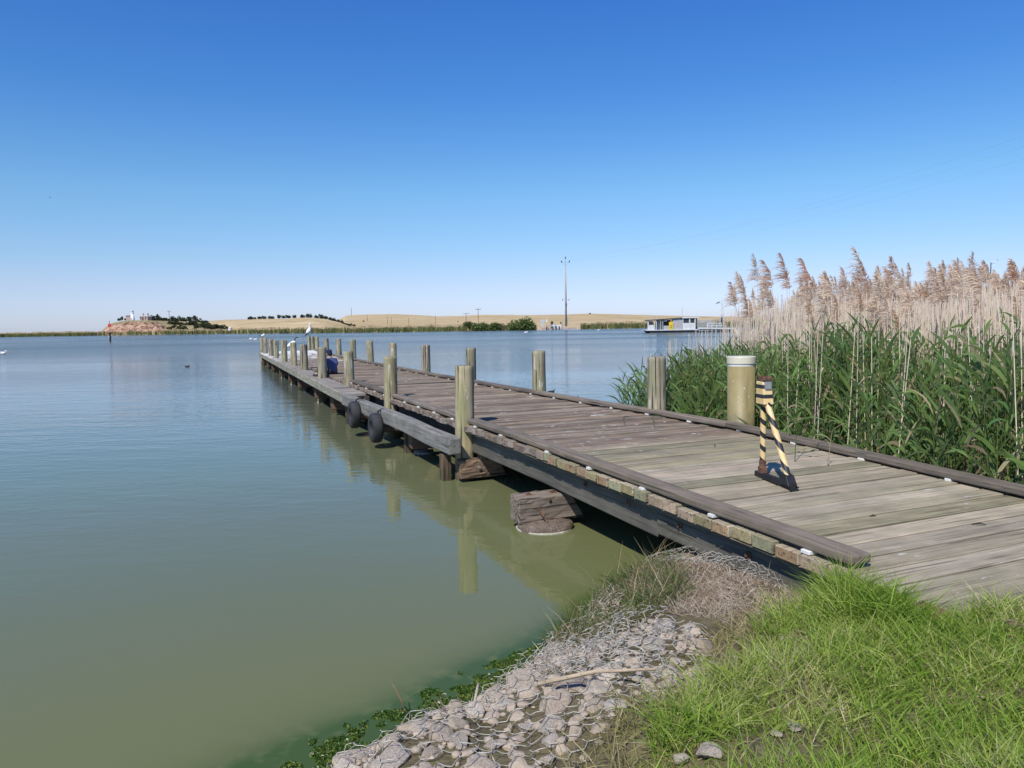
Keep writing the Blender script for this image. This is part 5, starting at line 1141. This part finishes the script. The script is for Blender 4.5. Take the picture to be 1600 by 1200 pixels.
# far-bank landing
DN = 313.; m = mpp(DN)
P = W(878, 517.6, DN); T = thing('boat_ramp', 'low tan concrete landing on the far bank below the tall pole', 'ramp', P); M_RAMP = paint('ramp_concrete', (.42, .34, .28), .9, .12, .8)
mb = MB(); a_, b_ = -30 * m, 27 * m; mb.hexa([(a_, 0, -.6), (b_, 0, -.6), (b_, 14, -.6), (a_, 14, -.6), (a_, 0, .95), (b_, 0, .55), (b_, 14, 1.2), (a_, 14, 1.5)]); mb.build('slab', M_RAMP, T)
mb = MB(); mb.box(((a_ + b_) / 2, -.12, .1), (b_ - a_, .2, .8)); mb.build('waterline_beam', paint('stained_concrete', (.15, .11, .09), .9, .3, 1.), T)
P = W(865.5, 513.2, DN + 2); T = thing('parked_car', 'dark car parked facing the water on the far landing', 'car', P); M_CAR = paint('car_paint', (.02, .024, .035), .25, .05); cw = 9 * m
mb = MB(); mb.hexa([(-cw / 2, 0, .25), (cw / 2, 0, .25), (cw / 2, 4.2, .25), (-cw / 2, 4.2, .25), (-cw / 2, .05, .95), (cw / 2, .05, .95), (cw / 2, 4.2, 1.05), (-cw / 2, 4.2, 1.05)]); mb.hexa([(-cw / 2 + .08, 1.1, .98), (cw / 2 - .08, 1.1, .98), (cw / 2 - .08, 3.9, 1.02), (-cw / 2 + .08, 3.9, 1.02), (-cw / 2 + .3, 1.8, 1.7), (cw / 2 - .3, 1.8, 1.7), (cw / 2 - .3, 3.6, 1.7), (-cw / 2 + .3, 3.6, 1.7)]); mb.build('body', M_CAR, T, bevel=.06)
mb = MB(); mb.hexa([(-cw / 2 + .2, 1.08, 1.02), (cw / 2 - .2, 1.08, 1.02), (cw / 2 - .2, 1.12, 1.02), (-cw / 2 + .2, 1.12, 1.02), (-cw / 2 + .38, 1.70, 1.62), (cw / 2 - .38, 1.70, 1.62), (cw / 2 - .38, 1.74, 1.62), (-cw / 2 + .38, 1.74, 1.62)]); mb.build('windscreen', paint('car_glass', (.35, .4, .45), .08, .02), T)
for k in (-1, 1):
    mb = MB(); mb.box((k * cw * .36, .03, .72), (.42, .08, .2)); mb.build('headlight', M_WHITE, T)
    for y in (.9, 3.3):
        mb = MB(); mb.tube([(k * cw / 2 - k * .24, y, .32), (k * cw / 2 + k * .01, y, .32)], .32, 14); mb.build('wheel', M_RUBBER, T)
for j, (x, l) in enumerate([(857, 'pale curved pile at the left end of the row below the dark car'), (866.5, 'white rounded pile with black rubber face, second from the left below the car'), (871.6, 'white rounded pile with black rubber face, third from the left below the car'), (876.5, 'white pile with black rubber face at the right end of the row')]):
    P = W(x, 519, DN - 2); T = thing('mooring_pile', l, 'mooring pile', (P[0], P[1], 0), 0, 'white piles along the far landing'); mb = MB()
    hh = 6.6 * m if j else 5.6 * m; mb.tube([(-.15, 0, -.6), (-.1, 0, hh * .6), (-.3, 0, hh * .92), (-.55, 0, hh)], [.36, .36, .33, .22], 12); mb.build('pile', M_FW if j else M_RAMP, T, smooth=True)
    mb = MB(); mb.box((-.62 if j else -.8, -.05, hh * .42), (.42, .5, hh * .86)); mb.build('rubber_face', M_RUBBER, T, bevel=.05)
P = W(874.3, 513, DN + 1); T = thing('white_tank', 'white drum standing right of the dark car on the landing', 'drum', P); mb = MB(); mb.tube([(0, 0, 0), (0, 0, 1.15), (0, 0, 1.3)], [.62, .62, .5], 16); mb.build('shell', M_FW, T); mb = MB(); mb.tube([(0, 0, 1.3), (0, 0, 1.4)], .2, 10); mb.build('lid', M_FG, T)
P = W(847.5, 512, DN + 3); T = thing('notice_board', 'pair of pale grey notice boards stacked on posts left of the car', 'sign', P); mb = MB()
for x in (-.75, .75): mb.tube([(x, 0, -.3), (x, 0, 3.5)], .07, 6)
mb.build('post', M_GALV, T)
for z in (2.75, 1.15):
    mb = MB(); mb.box((0, -.1, z), (1.75, .06, 1.15)); mb.build('panel', paint('notice_grey', (.52, .53, .52), .6, .12, 2.), T)
P = W(854.3, 513, DN + 3); T = thing('road_sign', 'white square sign on a post between the notice boards and the car', 'sign', P); mb = MB(); mb.tube([(0, 0, -.3), (0, 0, 3.2)], .06, 6); mb.build('post', M_GALV, T); mb = MB(); mb.box((0, -.08, 3.1), (.85, .05, .95)); mb.build('plate', M_WHITE, T)
P = W(879.3, 513.2, DN + 1); T = thing('gate_post', 'grey green steel post with a box right of the drum', 'post', P); mb = MB(); mb.box((0, 0, 1.3), (.28, .28, 2.9)); mb.build('post', M_GALV, T); mb = MB(); mb.box((-.75, 0, 2.3), (.55, .4, .75)); mb.build('control_box', M_FD, T)
P = W(902.3, 516, DN + 1); T = thing('marker_post', 'thin white post at the right end of the far landing', 'post', P); mb = MB(); mb.tube([(0, 0, 0), (0, 0, 2.4)], .06, 6); mb.build('post', M_WHITE, T); mb = MB(); mb.box((0, -.05, 2.25), (.16, .08, .25)); mb.build('reflector', M_RED, T)
# pole with a bent white top behind the reeds
P = W(1545.5, 500, 60); T = thing('light_pole', 'thin dark pole with bent white top showing above the reed plumes', 'pole', (P[0], P[1], .1)); m = mpp(60); zt = W(1545.5, 410, 60)[2] - .1
mb = MB(); mb.tube([(0, 0, 0), (0, 0, zt)], .035, 8); mb.build('shaft', M_BLACK, T); mb = MB(); mb.tube([(0, 0, zt - .02), (4.5 * m, 0, zt - .9 * m), (8.5 * m, 0, zt + 2.5 * m)], [.04, .05, .03], 8); mb.build('lamp_arm', M_WHITE, T); mb = MB(); mb.ball((9.5 * m, 0, zt + 3.4 * m), .035); mb.build('lamp', M_BLACK, T)

# ================================================================== birds
M_BW = paint('white_feathers', (.80, .79, .77), .8, .05, 20.); M_BB = paint('black_feathers', (.02, .02, .022), .8, .1); M_BILL = paint('pink_bill', (.60, .40, .33), .5, .08)
def bird(name, label, loc_, rz, spine, bill=None, dark=None, legs=None, cat='bird', group=None, darkneck=None):
    T = thing(name, label, cat, loc_, rz, group); P_, Rd = zip(*[((a, 0, c), r) for a, c, r in spine]); mb = MB(); mb.tube(P_, Rd, 12); o = mb.build('body', M_BW, T, smooth=True); s_ = o.modifiers.new('sub', 'SUBSURF'); s_.levels = s_.render_levels = 1
    if bill: mb = MB(); mb.tube([(a, 0, c) for a, c, r in bill], [r for a, c, r in bill], 8); mb.build('bill', M_BILL if name == 'pelican' else M_BB, T, smooth=True)
    for k in (-1, 1):
        if dark: mb = MB(); mb.tube([(a, k * b, c) for a, b, c, r in dark], [r for a, b, c, r in dark], 8); mb.build('wing', M_BB, T, smooth=True)
        if legs: mb = MB(); mb.tube([(legs[0], k * legs[1], legs[2]), (legs[0] + .01, k * legs[1], .015), (legs[0] + .07, k * legs[1], .012)], [.013, .011, .02], 6); mb.build('leg', M_BB, T)
    if darkneck: mb = MB(); mb.tube([(a, 0, c) for a, c, r in darkneck], [r for a, c, r in darkneck], 8); mb.build('neck', M_BB, T, smooth=True)
    return T
s, z, d = RS[-1]; q = world(nrp(s), s)
bird('pelican', 'white pelican with black tail standing tall on a far corner post', (q[0], q[1], z), R(12), [(-.23, .14, .02), (-.17, .20, .06), (-.07, .32, .17), (.02, .44, .17), (.06, .55, .11), (.06, .66, .06), (.045, .77, .05), (.06, .87, .054), (.085, .915, .062), (.12, .915, .048), (.145, .905, .02)],
     [(.14, .90, .03), (.165, .76, .026), (.165, .56, .012)], [(-.29, .03, .04, .015), (-.21, .05, .13, .045), (-.11, .10, .25, .06)], (-.02, .05, .24), 'pelican')
q = at(456, 547.5, ZD); bird('wading_bird', 'large white bird with thin dark neck standing on the deck behind a post', (q[0], q[1], ZD), R(20), [(-.30, .22, .02), (-.22, .27, .10), (-.05, .36, .18), (.12, .47, .17), (.20, .56, .10), (.22, .62, .04)], None, None, (0, .06, .25), darkneck=[(.20, .60, .05), (.20, .70, .03), (.27, .80, .025), (.34, .84, .035), (.42, .80, .012)])
s, z, d = SS[-1]; q = world(nsp(s), s); bird('gull', 'small white gull perched on the far left corner post', (q[0] + .05, q[1], z), R(10), [(-.22, .10, .01), (-.12, .12, .045), (0, .14, .07), (.08, .18, .06), (.11, .24, .045), (.14, .255, .03)], [(.14, .25, .014), (.19, .245, .006)], [(-.24, .02, .12, .012), (-.08, .055, .15, .025)], (0, .03, .1), 'gull')
Dp = 2.2 * F / (553.6 - (HOR + 795 * tan(ROLL))); P = W(4.5, 553.6, Dp); bird('pelican', 'white pelican swimming at the left edge of the water', (P[0], P[1], -.02), R(0), [(-.62, .17, .02), (-.42, .16, .12), (-.1, .14, .17), (.2, .16, .14), (.30, .24, .06), (.26, .36, .045), (.28, .44, .05), (.36, .44, .045)], [(.36, .43, .035), (.50, .30, .03), (.62, .16, .012)], [(-.66, .04, .17, .02), (-.4, .12, .22, .05), (-.15, .15, .22, .04)], None, 'pelican')
def float_bird(name, px, py, L, label, dark, cat):
    D = 2.2 * F / (py - (HOR + (800 - px) * tan(ROLL))); P = W(px, py, D); T = thing(name, label, cat, (P[0], P[1], 0)); mb = MB(); k = L
    mb.tube([(-.5 * k, 0, .14 * k), (-.3 * k, 0, .09 * k), (0, 0, .06 * k), (.25 * k, 0, .10 * k), (.33 * k, 0, .2 * k), (.34 * k, 0, .32 * k), (.42 * k, 0, .34 * k)], [.02 * k, .12 * k, .17 * k, .12 * k, .06 * k, .06 * k, .05 * k], 10); mb.build('body', M_BB if dark else M_BW, T, smooth=True)
    mb = MB(); mb.tube([(.42 * k, 0, .33 * k), (.56 * k, 0, .29 * k)], [.03 * k, .012 * k], 6); mb.build('bill', M_BILL, T)
float_bird('pelican', 392, 529.6, .9, 'distant white pelican afloat left of the gull post', False, 'pelican'); float_bird('pelican', 399, 530.5, .9, 'distant pelican afloat just behind another left of the jetty end', False, 'pelican')
float_bird('duck', 293, 573, .34, 'tiny dark duck alone on the open water at the left', True, 'duck'); float_bird('duck', 862, 613, .26, 'small dark duck by the leaning post near the reeds', True, 'duck'); float_bird('duck', 898, 624, .26, 'small dark duck close to the right kerb of the jetty', True, 'duck')
float_bird('gull', 822, 519.6, 1.2, 'white bird afloat below the rounded tree', False, 'gull'); float_bird('gull', 935, 516, 1.0, 'white bird at the water edge of the far reeds', False, 'gull')
def flyer(px, py, D, sp_, label):
    P = W(px, py, D); T = thing('flying_bird', label, 'bird', P); mb = MB(); mb.tube([(-.18 * sp_, 0, 0), (0, 0, 0), (.2 * sp_, 0, .01)], [.02 * sp_, .06 * sp_, .02 * sp_], 8); mb.build('body', M_BB, T)
    for k in (-1, 1): mb = MB(); mb.hexa([(-.08 * sp_, 0, 0), (.08 * sp_, 0, 0), (.02 * sp_, k * .5 * sp_, .12 * sp_), (-.06 * sp_, k * .5 * sp_, .12 * sp_), (-.08 * sp_, 0, .02 * sp_), (.08 * sp_, 0, .02 * sp_), (.02 * sp_, k * .5 * sp_, .13 * sp_), (-.06 * sp_, k * .5 * sp_, .13 * sp_)]); mb.build('wing', M_BB, T)
flyer(78.5, 308.5, 60, .28, 'tiny dark bird flying high at the left of the sky'); flyer(1398, 128, 60, .16, 'tiny dark bird high at the upper right of the sky')
P = W(1121.5, 473.3, DF); T = thing('perched_bird', 'dark bird with outstretched body at the top of the ferry mast', 'bird', P); mb = MB(); mb.tube([(-.42, 0, -.25), (-.15, 0, -.05), (.2, 0, .16), (.5, 0, .3)], [.03, .1, .1, .02], 8); mb.build('body', M_BB, T); mb = MB(); mb.tube([(.3, 0, .1), (.6, 0, -.3)], .03, 6); mb.build('leg', M_BB, T)

# ================================================================== seated person
q = at(519.5, 588.2, ZD - .06); T = thing('person', 'person in blue jacket and dark cap sitting half hidden by a post', 'person', (q[0], q[1], zpl(0) + .005), R(142))
M_SKIN = paint('skin', (.50, .32, .23), .6, .06); M_JKT = paint('blue_jacket', (.085, .10, .205), .85, .15, 14.); M_TRO = paint('dark_trousers', (.04, .042, .05), .9, .15, 14.); M_CAP = paint('navy_cap', (.02, .025, .06), .9, .1)
def skin(name, mat, V, E, rad, parent, root=0, sub=2):
    me = bpy.data.meshes.new(name); me.from_pydata(V, E, []); o = bpy.data.objects.new(name, me); COL.objects.link(o); o.parent = parent; me.materials.append(mat)
    sk = o.modifiers.new('skin', 'SKIN'); sk.use_smooth_shade = True
    for v, r_ in zip(me.skin_vertices[0].data, rad): v.radius = r_ if hasattr(r_, '__len__') else (r_, r_)
    me.skin_vertices[0].data[root].use_root = True; s_ = o.modifiers.new('sub', 'SUBSURF'); s_.levels = s_.render_levels = sub; return o
V = [(0, 0, .11), (.01, 0, .28), (.05, 0, .44), (.07, 0, .535), (.10, 0, .60), (.125, 0, .66), (.135, 0, .74)]; E = [(0, 1), (1, 2), (2, 3), (3, 4), (4, 5), (5, 6)]; Rd = [(.12, .15), (.11, .145), (.115, .165), (.06, .06), (.048, .05), (.075, .085), (.07, .08)]
for k in (-1, 1):
    o_ = len(V); V += [(.05, k * .18, .48), (.19, k * .25, .30), (.37, k * .13, .36), (.43, k * .10, .37)]; E += [(2, o_), (o_, o_ + 1), (o_ + 1, o_ + 2), (o_ + 2, o_ + 3)]; Rd += [.055, .042, .03, (.02, .035)]
    for f in range(4): V.append((.51 - .012 * abs(f - 1.5), k * (.07 + .02 * f), .365)); E.append((o_ + 3, len(V) - 1)); Rd.append(.009)
    V.append((.46, k * .05, .385)); E.append((o_ + 3, len(V) - 1)); Rd.append(.010)
    o_ = len(V); V += [(.06, k * .11, .10), (.40, k * .13, .37), (.55, k * .12, .08), (.69, k * .12, .04)]; E += [(0, o_), (o_, o_ + 1), (o_ + 1, o_ + 2), (o_ + 2, o_ + 3)]; Rd += [.085, .058, .04, (.035, .04)]
body = skin('body', M_SKIN, V, E, Rd, T)
V = [(0, 0, .10), (.01, 0, .28), (.05, 0, .45), (.08, 0, .555)]; E = [(0, 1), (1, 2), (2, 3)]; Rd = [(.15, .185), (.135, .175), (.13, .19), (.065, .07)]
for k in (-1, 1): o_ = len(V); V += [(.05, k * .19, .48), (.19, k * .255, .30), (.36, k * .135, .36)]; E += [(2, o_), (o_, o_ + 1), (o_ + 1, o_ + 2)]; Rd += [.075, .058, .042]
skin('jacket', M_JKT, V, E, Rd, T)
V = [(.02, 0, .10)]; E = []; Rd = [(.125, .155)]
for k in (-1, 1): o_ = len(V); V += [(.08, k * .115, .11), (.40, k * .13, .37), (.54, k * .12, .11)]; E += [(0, o_), (o_, o_ + 1), (o_ + 1, o_ + 2)]; Rd += [.10, .075, .058]
skin('trousers', M_TRO, V, E, Rd, T)
mb = MB(); mb.ball((.125, 0, .755), (.100, .092, .075), n=16, m=10); mb.hexa([(.18, -.06, .745), (.29, -.05, .735), (.29, .05, .735), (.18, .06, .745), (.18, -.06, .76), (.29, -.05, .745), (.29, .05, .745), (.18, .06, .76)]); mb.build('cap', M_CAP, T, smooth=True)
mb = MB(); mb.ball((.09, 0, .69), (.075, .080, .075), n=14, m=9); mb.build('hair', M_CAP, T, smooth=True)
for k in (-1, 1):
    mb = MB(); mb.ball((.125, k * .085, .685), (.02, .012, .03)); mb.build('ear', M_SKIN, body); mb = MB(); mb.ball((.205, k * .03, .695), (.012, .013, .009)); mb.build('eye', M_BB, body)
    mb = MB(); mb.box((.62, k * .12, .035), (.25, .09, .07)); mb.build('shoe', M_TRO, T, bevel=.02)
mb = MB(); mb.tube([(.205, 0, .70), (.228, 0, .672)], [.01, .016], 8); mb.build('nose', M_SKIN, body); mb = MB(); mb.box((.203, 0, .645), (.02, .045, .008)); mb.build('mouth', M_BILL, body)
mb = MB(); mb.ball((.02, -.232, .40), (.045, .02, .045)); mb.build('arm_patch', paint('patch_pale', (.55, .58, .68), .8), T)
